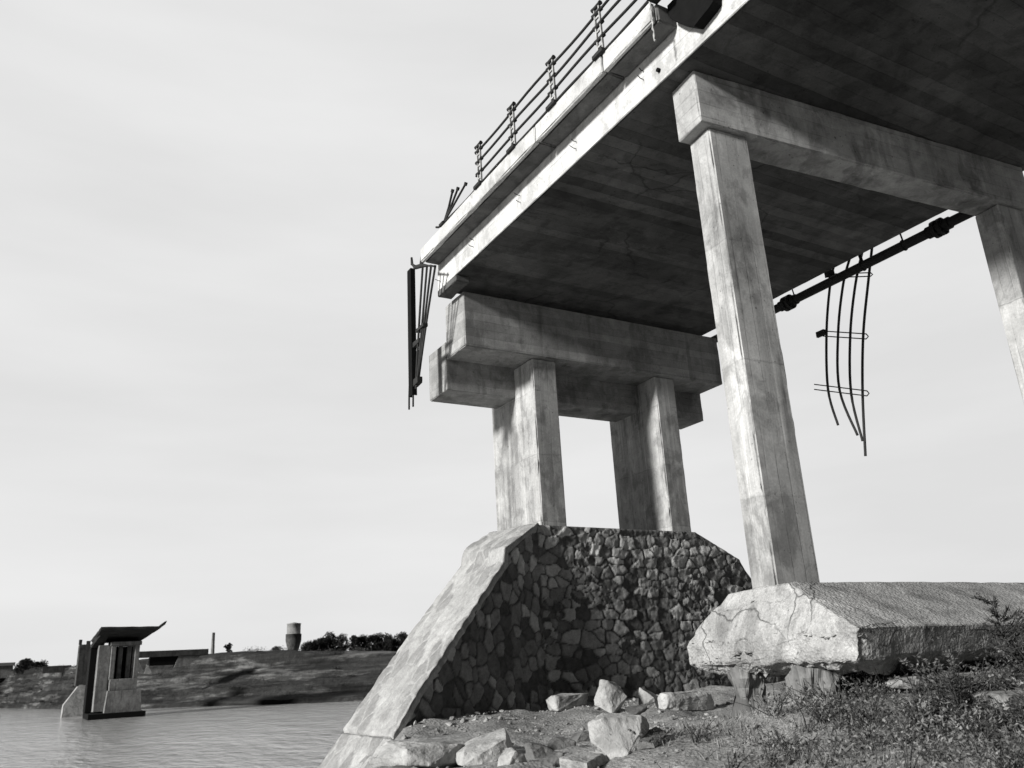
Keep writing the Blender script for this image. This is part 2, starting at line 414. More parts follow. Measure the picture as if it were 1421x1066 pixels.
xs = np.concatenate([np.arange(-40, -6, 1.5), np.arange(-6, 1, 0.4), np.arange(1, 12, 0.075), np.arange(12, 20, 0.4), np.arange(20, 141, 4.0)])
ys = np.concatenate([np.arange(-60, -4, 3), np.arange(-4, 2.5, 0.4), np.arange(2.5, 14.5, 0.075), np.arange(14.5, 28, 0.5)])
GX, GY = np.meshgrid(xs, ys, indexing='ij')
GZ = ground_h(GX, GY)
nx, ny = GX.shape
P = np.stack([GX, GY, GZ], -1).reshape(-1, 3)
fine = (GX.ravel() > 1) & (GX.ravel() < 12) & (GY.ravel() > 2.5) & (GY.ravel() < 14.5)
for i in np.nonzero(fine)[0]:
    p = Vector((P[i, 0], P[i, 1], 0))
    P[i, 2] += 0.05 * noise.fractal(p * 1.9, 0.9, 2.1, 4) + 0.018 * noise.noise(p * 9)
ii, jj = np.meshgrid(np.arange(nx - 1), np.arange(ny - 1), indexing='ij')
a = (ii * ny + jj).ravel(); F = np.stack([a, a + ny, a + ny + 1, a + 1], -1)
g = MB(); g.add(P.tolist(), F.tolist(), True)
tag(g.build('ground', M['ground']), kind='structure')

wat = MB(); S = 4000
wat.add([(-S, -S, -4.4), (S, -S, -4.4), (S, S, -4.4), (-S, S, -4.4)], [(0, 1, 2, 3)])
tag(wat.build('water', M['water']), kind='structure')

# far bank: terraces along a measured shoreline
shore = [(-150, 345), (-60, 275), (-20, 246), (-2.8, 232), (5, 198), (10.5, 167), (17.8, 153.4), (23.9, 147.8), (27.1, 141.5), (34.7, 128.4), (42.4, 119.2), (52, 112), (70, 104), (110, 92), (190, 70), (330, 30)]
topz = [4.2, 4.2, 4.0, 3.9, 3.4, 3.0, 3.4, 3.7, 3.7, 3.1, 2.3, 1.9, 1.9, 1.9, 1.9, 1.9]
sp = np.array(shore, float); tz = np.array(topz)
u = np.concatenate([[0], np.cumsum(np.hypot(*np.diff(sp, axis=0).T))])
uu = np.arange(0, u[-1], 1.2)
SX = np.interp(uu, u, sp[:, 0]); SY = np.interp(uu, u, sp[:, 1]); TZ = np.interp(uu, u, tz)
for _ in range(8):
    SX[1:-1] = (SX[:-2] + 2 * SX[1:-1] + SX[2:]) / 4; SY[1:-1] = (SY[:-2] + 2 * SY[1:-1] + SY[2:]) / 4
prof = [(-6, -6.0), (0, -4.45), (0.8, -3.75), (3.5, -3.4), (6.0, -3.25), (7.5, -2.0), (9.5, -1.35), (12.5, -1.15), (14.0, 0.05), (16.5, 0.25), (17.5, 0.8), (19.5, 1.0), (21.5, 99), (26, 99.4), (60, 99.2), (160, 99.2), (900, 99.2)]
bv = []; bf = []
n_p = len(prof)
for i in range(len(uu)):
    d = Vector((SX[i], SY[i], 0)).normalized()
    for k, (o, z) in enumerate(prof):
        jit = noise.noise(Vector((uu[i] * 0.09, k * 3.7, 1.0))) * (1.4 if 0 < k < 13 else 0)
        dz = 0.35 * noise.fractal(Vector((uu[i] * 0.16, k * 1.9, 5.0)), 1, 2, 3) if k > 1 else 0
        if z > 50: z = TZ[i] + (z - 99)
        bv.append((SX[i] + d.x * (o + jit), SY[i] + d.y * (o + jit), z + dz))
for i in range(len(uu) - 1):
    for k in range(n_p - 1):
        q = i * n_p + k
        bf.append((q, q + n_p, q + n_p + 1, q + 1))
fb = MB(); fb.add(bv, bf, False)
tag(fb.build('far_bank', M['bank']), kind='structure')

# ------------------------------------------------------------------ bridge deck
deck = thing('bridge_deck', (9.7, 13.5, 7.0), 'wide concrete bridge deck overhead, broken off at its far end above the stone pier', 'bridge deck')
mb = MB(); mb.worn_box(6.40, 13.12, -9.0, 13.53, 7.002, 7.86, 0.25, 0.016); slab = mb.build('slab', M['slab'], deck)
mb = MB(); mb.worn_box(6.37, 6.399, -9.0, 13.54, 6.998, 7.85, 0.14, 0.006, 0.008); mb.build('fascia', M['fascia'], deck)
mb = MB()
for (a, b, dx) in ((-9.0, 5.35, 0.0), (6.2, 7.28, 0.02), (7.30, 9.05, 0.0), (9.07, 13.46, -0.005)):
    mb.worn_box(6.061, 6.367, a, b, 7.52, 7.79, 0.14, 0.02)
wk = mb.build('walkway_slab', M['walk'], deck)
mb = MB()
for (a, b, dx) in ((-9.0, 5.30, 0.0), (6.24, 7.28, 0.012), (7.30, 9.05, 0.0), (9.07, 13.46, -0.005)):
    mb.worn_box(5.97 + dx, 6.058, a, b, 7.505, 7.80, 0.14, 0.014)
mb.build('kerb', M['kerb'], deck)
mb = MB(); mb.worn_box(13.123, 13.52, -9.0, 13.4, 7.515, 7.80, 0.3, 0.02); mb.build('walkway_edge', M['kerb'], deck)
mb = MB(); mb.worn_box(6.36, 6.66, 12.72, 13.55, 6.865, 6.998, 0.12, 0.014); mb.build('bearing_lip', M['walk'], deck)  # shade below the lip comes from its dark tone
# near-black block set in for the shade of a hole in the fascia
mb = MB(); mb.hull([(x, y, z) for x in (6.22, 6.366) for y, z in ((5.44, 7.23), (5.52, 7.2), (5.78, 7.15), (6.0, 7.36), (6.17, 7.58), (6.18, 7.79), (5.32, 7.79))], 1, 0.012, 6)
bx_ = mb.build('fascia_void', M['void'], deck)
mb = MB()
pts = [(6.0, 6.25 + 0.01 * math.sin(i * 2.1), 7.9 - i * 0.05) for i in range(15)]
mb.tube(pts, [0.009 if i % 2 else 0.016 for i in range(15)], 5); mb.build('chain', M['post'], deck)
for i, (y, z) in enumerate([(11.96, 7.35), (11.97, 7.21), (10.24, 7.32), (10.25, 7.2), (8.55, 7.3), (8.57, 7.19), (6.92, 7.38), (6.94, 7.26), (13.4, 7.15)]):
    L = 0.09 + 0.02 * (i % 3)
    mb = MB(); mb.tube([(6.40, y, z), (6.37 - L * 0.5, y, z + 0.004), (6.37 - L, y - 0.02, z + 0.012)], 0.0065, 6)
    mb.build('dowel', M['steel'], deck)
mb = MB(); mb.tube([(6.39, 6.62, 7.17), (6.33, 6.62, 7.17)], 0.028, 10); mb.build('weep_pipe', M['void'], deck)
mb = MB(); mb.tube([(6.30, 5.35, 7.78), (6.24, 5.32, 7.55), (6.18, 5.36, 7.5)], 0.02, 6); mb.build('torn_bar', M['steel'], deck)

# ------------------------------------------------------------------ near pier (bent)
near = thing('bridge_pier', (6.62, 6.25, -0.6), 'slender two column concrete pier on a chipped sloping footing among weeds', 'bridge pier')
def twist(o):      # the quake left this bent slightly twisted under the deck
    o.rotation_euler = (0, 0, R(-4.9)); o.location = (-0.03, 0, 0)
mb = MB(); mb.worn_box(6.62, 13.0, 6.25, 6.73, 6.215, 6.997, 0.16, 0.018); twist(mb.build('cap_beam', M['cap'], near))
for x0 in (6.78, 12.22):
    mb = MB(); mb.worn_box(x0, x0 + 0.62, 6.31, 6.71, 0.2, 6.213, 0.07, 0.02); twist(mb.build('column', M['column'], near))
def footing():
    P_ = [(6.70, 6.10, 0.61), (6.70, 6.98, 0.585), (14.4, 6.15, 0.585), (14.4, 6.98, 0.59),
          (6.45, 5.15, 0.115), (6.45, 7.50, 0.065), (14.75, 5.15, 0.02), (14.75, 7.5, 0.03),
          (6.47, 5.22, -0.17), (6.46, 7.47, -0.18), (14.72, 5.2, -0.2), (14.7, 7.45, -0.2),
          (6.78, 5.5, -0.29), (6.75, 7.2, -0.33), (14.4, 5.5, -0.3), (14.4, 7.2, -0.3)]
    bm = bmesh.new()
    for p in P_: bm.verts.new(p)
    bmesh.ops.convex_hull(bm, input=bm.verts)
    bmesh.ops.bevel(bm, geom=list(bm.edges), offset=0.025, segments=2, affect='EDGES', profile=0.6)
    bmesh.ops.triangulate(bm, faces=bm.faces)
    for _ in range(14):
        es = [e for e in bm.edges if e.calc_length() > (0.055 if min(v.co.x for v in e.verts) < 7.6 else 0.14)]
        if not es: break
        bmesh.ops.subdivide_edges(bm, edges=es, cuts=1)
        bmesh.ops.triangulate(bm, faces=[f for f in bm.faces if len(f.verts) > 3])
    bm.normal_update()
    for v in bm.verts:
        p = v.co.copy(); n = v.normal.copy()
        d = 0.009 * noise.fractal(p * 2.2, 1, 2, 4) + 0.004 * noise.noise(p * 14)
        low = max(0.0, min(1.0, (-0.13 - p.z) / 0.08))
        d += low * (0.075 * noise.noise(p * 4.3) + 0.05 * noise.noise(p * 10.0) - 0.02)
        left = max(0.0, min(1.0, (7.1 - p.x) / 0.5))
        d += left * (0.014 * noise.fractal(p * 1.6 + Vector((3, 1, 7)), 1, 2, 3))
        # flakes spalled off the end face
        d -= left * 0.02 * max(0, min(1, (noise.noise(p * 2.6 + Vector((9, 9, 2))) - 0.12) * 9))
        v.co = p + n * d
    m = MB(); bm.verts.index_update(); bm.normal_update()
    m.add([v.co.copy() for v in bm.verts], [tuple(v.index for v in f.verts) for f in bm.faces], False)
    bm.free(); return m
footing().build('footing', M['footing'], near)
for k, (x, y, rr) in enumerate([(6.72, 6.9, 0.19), (6.75, 6.02, 0.24), (8.3, 6.1, 0.2), (9.9, 6.0, 0.2), (11.6, 6.1, 0.2), (13.4, 6.2, 0.2)]):
    pts = []
    for j in range(10):
        t = 2 * math.pi * j / 10
        for z, q in ((-0.95, 1.15), (-0.6, 1.0), (-0.22, 0.9)):
            pts.append((x + rr * q * math.cos(t + 0.2), y + rr * q * math.sin(t) * 0.9, z))
    mb = MB(); mb.hull(pts, 3, 0.12, 3.6, amp2=0.035); mb.build('pile', M['pile'], near)

# ------------------------------------------------------------------ stone pier
pier = thing('bridge_pier', (9.9, 13.9, -0.9), 'thick rubble stone pier carrying two concrete columns and a stepped cap', 'bridge pier')
mb = MB(); mb.worn_box(6.69, 13.27, 13.07, 13.91, 5.72, 6.862, 0.16, 0.016); mb.build('cap_beam', M['cap_pier'], pier)
mb = MB(); mb.worn_box(6.68, 13.35, 13.915, 14.74, 5.09, 6.1, 0.16, 0.016); mb.build('ledge_beam', M['cap_pier'], pier)
for x0, x1 in ((8.24, 8.80), (11.37, 11.91)):
    mb = MB(); mb.worn_box(x0, x1, 13.19, 14.97, 2.2, 5.717, 0.09, 0.022); mb.build('column', M['pier_column'], pier)

def rubble(pu, pv, wu=0.36, wv=0.22, seed=1, jit=0.42):
    """irregular stones: returns joint mask, stone value, height"""
    rs = np.random.default_rng(seed)
    tab = rs.random((256, 256, 5))
    qu0 = pu / wu; qv = pv / wv
    row = np.floor(qv)
    best = np.full(pu.shape, 9.0); second = np.full(pu.shape, 9.0)
    val = np.zeros(pu.shape); tilt = np.zeros(pu.shape)
    for dj in (-1, 0, 1):
        r = row + dj
        qu = qu0 + 0.5 * (r % 2)
        c0 = np.floor(qu)
        for di in (-2, -1, 0, 1, 2):
            c = c0 + di
            T = tab[c.astype(int) % 256, r.astype(int) % 256]
            su = c + 0.5 + (T[..., 0] - 0.5) * 2 * jit; sv = r + 0.5 + (T[..., 1] - 0.5) * 2 * jit
            du = (qu - su); dv = (qv - sv)
            k = 0.4 + 1.1 * T[..., 4]
            d = np.hypot(du, dv) / k ** 0.5
            closer = d < best
            second = np.where(closer, best, np.minimum(second, d))
            val = np.where(closer, T[..., 2], val)
            tilt = np.where(closer, (T[..., 3] - 0.5) * du + (T[..., 4] - 0.5) * dv, tilt)
            best = np.where(closer, d, best)
    gap = second - best
    return gap, val, tilt

def set_attr(ob, name, arr):
    at = ob.data.attributes.new(name, 'FLOAT', 'POINT'); at.data.foreach_set('value', np.asarray(arr, np.float32).ravel())

def stone_face():
    # front profile: distance along wall -> plan position and top height
    key = [(4.25, 11.95, -1.6), (4.74, 12.11, -1.03), (5.2, 12.25, -0.48), (6.16, 12.53, 0.53), (7.15, 12.83, 1.55), (7.27, 12.85, 1.70), (7.48, 12.92, 1.89),
           (8.02, 13.09, 2.33), (8.1, 13.1, 2.36), (11.95, 13.1, 2.33), (13.12, 13.12, 1.78), (13.2, 13.12, 1.62), (15.6, 13.2, -1.2)]
    K = np.array(key); s = np.concatenate([[0], np.cumsum(np.hypot(np.diff(K[:, 0]), np.diff(K[:, 1])))])
    ds = 0.022
    sg = np.arange(0, s[-1], ds)
    px = np.interp(sg, s, K[:, 0]); py = np.interp(sg, s, K[:, 1]); pt = np.interp(sg, s, K[:, 2])
    nz = 165; zb = -1.75
    t = np.linspace(0, 1, nz)
    Z = zb + (pt[:, None] - zb) * t[None, :]
    U = np.repeat(sg[:, None], nz, 1)
    wu = np.array([noise.noise(Vector((a * 1.3, b * 1.3, 0))) for a, b in zip(U[::4, ::4].ravel(), Z[::4, ::4].ravel())]).reshape(U[::4, ::4].shape)
    wu = np.repeat(np.repeat(wu, 4, 0), 4, 1)[:U.shape[0], :U.shape[1]] * 0.05
    left = U < s[8]
    w1 = np.array([noise.fractal(Vector((a * 5.5, b * 5.5, 7)), 0.8, 2.2, 3) for a, b in zip(U.ravel(), Z.ravel())]).reshape(U.shape) * 0.028
    w2 = np.array([noise.fractal(Vector((a * 5.5, b * 5.5, 31)), 0.8, 2.2, 3) for a, b in zip(U.ravel(), Z.ravel())]).reshape(U.shape) * 0.028
    gap, val, tilt = rubble(U + wu + w1 * 0.7, Z - wu + w2 * 0.7, 0.31, 0.2, 5, 0.38)
    g2, v2, t2 = rubble(Z + wu + w1 * 0.7, U - wu + w2 * 0.7, 0.28, 0.2, 8, 0.38)    # upright stones of the wing
    gap = np.where(left, g2, gap); val = np.where(left, v2, val); tilt = np.where(left, t2, tilt)
    gB, vB, tB = rubble(U * 1.0 + w1 * 2, Z + w2 * 2, 0.17, 0.115, 15)      # small chinking stones in patches
    pm = np.array([noise.noise(Vector((a * 1.1, b * 1.5, 12))) for a, b in zip(U.ravel(), Z.ravel())]).reshape(U.shape) > 0.3
    pm = pm & ~left
    gap = np.where(pm, gB, gap); val = np.where(pm, vB, val); tilt = np.where(pm, tB * 0.6, tilt)
    val = val ** 1.5
    joint = 1 - sst(0.02, 0.15, gap)
    micro = np.array([noise.fractal(Vector((a * 7, b * 7, 2)), 1, 2, 3) for a, b in zip(U.ravel(), Z.ravel())]).reshape(U.shape)
    H = sst(0.0, 0.12, gap) * (0.016 + 0.026 * val) + tilt * 0.05 + micro * 0.022
    fade = np.minimum(1, (1 - t[None, :]) * (pt[:, None] - zb) / 0.03 + 0.35)
    H = H * fade
    # outward normal in plan
    tx = np.gradient(px); ty = np.gradient(py); ln = np.hypot(tx, ty); nxn = ty / ln; nyn = -tx / ln
    VX = px[:, None] + nxn[:, None] * (H - 0.05); VY = py[:, None] + nyn[:, None] * (H - 0.05)
    n0 = len(sg)
    V = np.stack([VX, VY, Z], -1).reshape(-1, 3)
    ii, jj = np.meshgrid(np.arange(n0 - 1), np.arange(nz - 1), indexing='ij')
    a = (ii * nz + jj).ravel(); F = np.stack([a, a + nz, a + nz + 1, a + 1], -1)
    m = MB(); m.add(V.tolist(), F.tolist(), True)
    extraS, extraJ = [], []
    # top and back, plain masonry
    topv = []; nb = 24
    for i in range(0, n0, 4):
        b = (VX[i, -1], VY[i, -1], Z[i, -1])
        for k in range(2):
            yb = b[1] if k == 0 else max(b[1] + 1.7, 15.15 - 0.3 * max(0, 8.05 - px[i]))
            topv.append((b[0] - (0.0 if k == 0 else 0.0), yb, b[2] - 0.004))
        topv.append((b[0], topv[-1][1], -6.0))
    cnt = len(range(0, n0, 4)); tf = []
    for i in range(cnt - 1):
        q = i * 3
        tf.append((q, q + 3, q + 4, q + 1)); tf.append((q + 1, q + 4, q + 5, q + 2))
    m.add(topv, tf, False)
    S_ = np.concatenate([val.ravel(), np.full(len(topv), 0.5)]); J_ = np.concatenate([joint.ravel(), np.zeros(len(topv))])
    return m, S_, J_, U
m, S_, J_, U = stone_face()
base = m.build('stone_base', M['rubble_wall'], pier)
set_attr(base, 'stone', S_); set_attr(base, 'joint', J_)

def coping():
    Fp = [(8.10, 13.10, 2.375), (7.45, 12.92, 2.00), (7.22, 12.84, 1.86), (7.15, 12.80, 1.60), (6.16, 12.50, 0.55), (5.2, 12.22, -0.47), (4.80, 12.09, -0.98)]
    Bp = [(8.12, 15.12, 2.48), (7.48, 14.94, 2.13), (7.43, 14.92, 2.04), (7.37, 14.90, 1.80), (6.2, 14.55, 0.63), (5.2, 14.25, -0.44), (4.72, 14.10, -0.96)]
    Fp2 = [(4.795, 12.07, -1.0), (4.2, 11.88, -1.75)]; Bp2 = [(4.70, 14.09, -1.0), (3.95, 13.85, -1.85)]
    m = MB(); S_all = []; J_all = []
    for Fl, Bl, sd in ((Fp, Bp, 3), (Fp2, Bp2, 4)):
        Fa = np.array(Fl); Ba = np.array(Bl)
        s = np.concatenate([[0], np.cumsum(np.linalg.norm(np.diff(Fa, axis=0), axis=1))])
        sg = np.arange(0, s[-1] + 0.001, 0.028); nw = 60
        fr = np.stack([np.interp(sg, s, Fa[:, i]) for i in range(3)], -1); bk = np.stack([np.interp(sg, s, Ba[:, i]) for i in range(3)], -1)
        t = np.linspace(0, 1, nw)
        V = fr[:, None, :] * (1 - t)[None, :, None] + bk[:, None, :] * t[None, :, None]
        gu = np.repeat(sg[:, None], nw, 1); gv = np.repeat(t[None, :] * 2.0, len(sg), 0)
        wob = np.array([noise.noise(Vector((p[0] * 2, p[1] * 2, 3))) for p in V.reshape(-1, 3)]).reshape(gu.shape) * 0.06
        gap, val, tilt = rubble(gu + wob, gv - wob, 0.42, 0.30, sd + 20)
        joint = 1 - sst(0.04, 0.16, gap)
        mic = np.array([noise.fractal(Vector(p) * 5, 1, 2, 3) for p in V.reshape(-1, 3)]).reshape(gu.shape)
        H = sst(0.03, 0.3, gap) * 0.014 + tilt * 0.012 + mic * 0.014 + 0.03
        H = H - 0.012; H[:, 0] -= 0.012 + 0.01 * mic[:, 0]; H[:, -1] -= 0.015
        du = np.gradient(V, axis=0); dv = np.gradient(V, axis=1)
        N = np.cross(dv, du); N /= np.linalg.norm(N, axis=-1, keepdims=True)
        N = np.where((N[..., 2:3] - N[..., 0:1]) < 0, -N, N)
        V = V + N * H[..., None]
        n0 = len(sg)
        skirtF = V[:, 0, :] - N[:, 0, :] * 0.12 + np.array([0, 0.06, 0]); skirtB = V[:, -1, :] + np.array([0.1, 0.0, -0.25])
        V2 = np.concatenate([skirtF[:, None, :], V, skirtB[:, None, :]], 1); w2 = nw + 2
        sk0 = V2[:1].copy(); sk0[..., 2] -= 0.15; sk0[..., 0] += 0.1; sk1 = V2[-1:].copy(); sk1[..., 2] -= 0.07; sk1[..., 0] += 0.03
        V2 = np.concatenate([sk0, V2, sk1], 0); h2 = n0 + 2
        pad = lambda a: np.pad(a, 1, mode='edge')
        ii, jj = np.meshgrid(np.arange(h2 - 1), np.arange(w2 - 1), indexing='ij')
        a = (ii * w2 + jj).ravel(); F = np.stack([a, a + 1, a + w2 + 1, a + w2], -1)
        m.add(V2.reshape(-1, 3).tolist(), F.tolist(), True)
        S_all.append(pad(val).ravel()); J_all.append(pad(joint).ravel())
    return m, np.concatenate(S_all), np.concatenate(J_all)
m, S_, J_ = coping()
cp = m.build('coping', M['coping'], base)
set_attr(cp, 'stone', S_); set_attr(cp, 'joint', J_)

# ------------------------------------------------------------------ railing standing on the deck
rail = thing('bridge_railing', (6.0, 10.0, 7.8), 'four bar steel railing on short posts along the broken deck edge', 'railing')
heights = [7.845, 8.08, 8.31, 8.525]
def wavy(y0, y1, z, amp=0.012, n=26, ph=0.0):
    return [(6.0 + amp * math.sin(i * 0.7 + ph), y0 + (y1 - y0) * i / (n - 1), z + amp * math.sin(i * 0.43 + 2 * ph)) for i in range(n)]
for k, z in enumerate(heights):
    mb = MB()
    if k == 0: mb.tube(wavy(-3.0, 12.35, z, 0.010, 60, k), 0.021, 8)
    else: mb.tube(wavy(-3.0, 11.12 - 0.04 * k, z, 0.010, 56, k), 0.021, 8)
    mb.build('rail', M['steel'], rail)
for y in (7.31, 8.53, 9.75, 10.93, 6.1, 4.88):
    mb = MB()
    for (dy, z1) in ((-0.055, 8.66), (0.055, 8.60)):
        mb.box(5.985, 6.015, y + dy - 0.011, y + dy + 0.011, 7.83, z1)
    for z in (7.95, 8.2, 8.43):
        mb.box(5.988, 6.012, y - 0.0435, y + 0.0435, z, z + 0.03)
    p = mb.build('post', M['post'], rail)
    mb = MB(); mb.box(5.92, 6.08, y - 0.115, y + 0.115, 7.775, 7.83); mb.box(5.945, 6.055, y - 0.075, y + 0.075, 7.83, 7.865); mb.build('foot_plate', M['steel'], p)
    for z in heights[1:] + [8.63]:
        mb = MB(); mb.tube([(6.0, y - 0.10, z), (6.0, y - 0.05, z), (6.0, y + 0.05, z), (6.0, y + 0.10, z)], [0.036, 0.03, 0.03, 0.036], 8); mb.build('collar', M['steel'], p)
mb = MB(); mb.box(5.93, 6.08, 12.34, 12.5, 7.80, 7.845); mb.hull([(5.96, 12.38, 7.84), (6.05, 12.38, 7.84), (5.96, 12.48, 7.84), (6.05, 12.48, 7.84), (6.0, 12.42, 7.93)], 1, 0.01, 9)
mb.tube([(6.0, 12.5, 7.84), (5.98, 12.62, 7.86), (5.97, 12.70, 7.90)], 0.02, 6)
mb.build('post_stub', M['steel'], rail)
for (ye, ze, xe_) in ((11.98, 8.31, 5.99), (11.78, 8.245, 6.0), (11.50, 8.19, 6.02)):
    mb = MB(); mb.tube([(6.0, 12.40, 7.87), (6.01, (12.4 + ye) / 2 + 0.02, (7.87 + ze) / 2 - 0.01), (xe_, ye, ze)], 0.021, 8)
    mb.tube([(xe_, ye + 0.03, ze - 0.03), (xe_, ye - 0.01, ze + 0.012)], 0.032, 8); mb.build('bent_rail', M['steel'], rail)

# torn railing panel hanging off the broken end
X0 = 6.05
h1 = thing('hanging_railing', (X0, 13.9, 4.8), 'torn railing with one wide post dangling from the broken deck end beside the stepped cap', 'railing', None)
mb = MB(); mb.box(X0 - 0.05, X0 - 0.035, 14.03, 14.21, 4.95, 7.66); mb.box(X0 - 0.034, X0 + 0.05, 14.03, 14.05, 4.95, 7.66); mb.box(X0 - 0.034, X0 + 0.05, 14.19, 14.21, 4.95, 7.66)
pp = mb.build('post', M['void'], h1)
for dy in (14.06, 14.26):
    mb = MB(); mb.tube([(X0 - 0.02, dy - 0.03, 5.25), (X0 - 0.02, dy, 4.98), (X0 - 0.02, dy + 0.01, 4.72)], 0.018, 6); mb.build('prong', M['steel'], h1)
starts = [(13.53, 7.50), (13.36, 7.43), (13.2, 7.36), (13.04, 7.28)]
mids = [(13.80, 6.12), (13.68, 6.17), (13.60, 6.22), (13.52, 6.26)]
ends = [(13.97, 5.05), (13.95, 5.1), (13.93, 5.2), (13.92, 5.28)]
for k in range(4):
    mb = MB(); a, b, c = starts[k], mids[k], ends[k]
    pts = []
    for i in range(15):
        t = i / 14
        y = (1 - t) ** 2 * a[0] + 2 * t * (1 - t) * (2 * b[0] - 0.5 * (a[0] + c[0])) + t * t * c[0]
        z = (1 - t) ** 2 * a[1] + 2 * t * (1 - t) * (2 * b[1] - 0.5 * (a[1] + c[1])) + t * t * c[1]
        pts.append((X0 + 0.015 * k, y, z))
    mb.tube(pts, 0.022, 8); mb.build('rail', M['steel'], h1)
for (y0, y1, z, t) in ((13.74, 14.05, 5.98, 0.045), (13.82, 14.04, 5.2, 0.06), (13.5, 13.86, 6.22, 0.03)):
    mb = MB(); mb.hull([(X0 - 0.03, y0, z - t), (X0 + 0.07, y0, z - t), (X0 - 0.03, y1, z - t * 1.4), (X0 + 0.07, y1, z - t * 1.4), (X0 - 0.03, y0, z + t), (X0 + 0.07, y0, z + t), (X0 - 0.03, y1, z + t), (X0 + 0.07, y1, z + t)], 1, 0.01, 8)
    mb.build('bracket', M['steel'], h1)
mb = MB(); mb.tube([(X0, 12.98, 7.22), (X0, 13.3, 7.38), (X0, 13.55, 7.50), (X0, 13.9, 7.62), (X0 - 0.02, 14.02, 7.74), (X0 - 0.02, 14.04, 7.9)], [0.02, 0.022, 0.045, 0.045, 0.03, 0.022], 8)
mb.tube([(X0, 13.62, 7.5), (X0 + 0.02, 13.56, 7.78)], 0.04, 7); mb.build('torn_base', M['steel'], h1)

# torn railing on the other side
h2 = thing('hanging_railing', (13.85, 10.0, 3.4), 'four long curved railing bars with cross ties dangling behind the dark pipe', 'railing', None)
def unproj_x(px, py, x):
    r = RC @ Vector((px - CX, -(py - CY), -FPX)); return r * (x / r.x)
XB = 13.85
bars = [[(1158, 366), (1152, 395), (1147, 460), (1149, 540), (1163, 590)], [(1180, 356), (1170, 395), (1163, 463), (1165, 541), (1190, 604)],
        [(1197, 348), (1187, 395), (1180, 463), (1181, 545), (1197, 612)], [(1211, 336), (1205, 390), (1198, 463), (1197, 545), (1201, 633)]]
def spline(pts, n=6):
    out = []
    P_ = [pts[0]] + pts + [pts[-1]]
    for i in range(1, len(P_) - 2):
        p0, p1, p2, p3 = P_[i - 1], P_[i], P_[i + 1], P_[i + 2]
        for k in range(n):
            t = k / n
            out.append(0.5 * ((2 * p1) + (p2 - p0) * t + (2 * p0 - 5 * p1 + 4 * p2 - p3) * t * t + (3 * p1 - p0 - 3 * p2 + p3) * t ** 3))
    return out + [P_[-2]]
for i, b in enumerate(bars):
    mb = MB(); mb.tube(spline([unproj_x(x, y, XB + 0.02 * i) for x, y in b]), 0.026, 8); mb.build('rail', M['steel'], h2)
for (pa, pb, th) in (((1150, 383), (1208, 381), 5), ((1142, 463), (1202, 467), 7), ((1130, 537), (1203, 546), 7)):
    mb = MB()
    for s_ in (-1, 1):
        mb.tube([unproj_x(pa[0], pa[1] + s_ * th / 2, XB - 0.06), unproj_x(pb[0], pb[1] + s_ * th / 2, XB - 0.06)], 0.012, 6)
    mb.tube([unproj_x(pb[0], pb[1] - th / 2, XB - 0.06), unproj_x(pb[0] + 3, pb[1], XB - 0.06), unproj_x(pb[0], pb[1] + th / 2, XB - 0.06)], 0.012, 6)
    mb.build('cross_tie', M['steel'], h2)
c = unproj_x(1139, 463, XB - 0.06)
mb = MB(); mb.box(c.x - 0.03, c.x + 0.03, c.y - 0.1, c.y + 0.1, c.z - 0.06, c.z + 0.06); mb.build('clamp', M['steel'], h2)
mb = MB(); mb.hull([unproj_x(1143 + dx, 381 + dy, XB + o) for dx, dy in ((0, -4), (14, -8), (16, 2), (2, 5)) for o in (-0.05, 0.05)], 1, 0.01, 9); mb.build('clamp', M['steel'], h2)

# pipe along the far edge
pipe = thing('water_pipe', (13.55, 9.5, 7.0), 'long dark iron pipe slung under the far deck edge', 'pipe')
mb = MB(); mb.tube([(13.55, -6 + i * 1.0, 6.995) for i in range(21)], 0.092, 16); mb.build('pipe_run', M['iron'], pipe)
for y in (11.12, 7.56, 3.9):
    mb = MB()
    mb.tube([(13.55, y - 0.09, 6.995), (13.55, y - 0.02, 6.995)], 0.165, 18); mb.tube([(13.55, y + 0.02, 6.995), (13.55, y + 0.09, 6.995)], 0.165, 18)
    mb.tube([(13.55, y - 0.22, 6.995), (13.55, y + 0.22, 6.995)], 0.115, 16)
    for k in range(6):
        t = k * math.pi / 3
        mb.tube([(13.55 + 0.138 * math.cos(t), y - 0.12, 6.995 + 0.138 * math.sin(t)), (13.55 + 0.138 * math.cos(t), y + 0.12, 6.995 + 0.138 * math.sin(t))], 0.02, 6)
    mb.build('flange', M['iron'], pipe)
for y, r_ in ((10.93, 0.014), (9.2, 0.032), (8.28, 0.016), (5.5, 0.016)):
    mb = MB(); mb.tube([(13.45, y, 7.6), (13.5, y, 7.3), (13.55, y, 7.08)], r_, 7)
    ring = [(13.55 + 0.10 * math.cos(t * math.pi / 8), y, 6.995 + 0.10 * math.sin(t * math.pi / 8)) for t in range(17)]
    mb.tube(ring, 0.014, 5, False); mb.build('hanger', M['iron'], pipe)

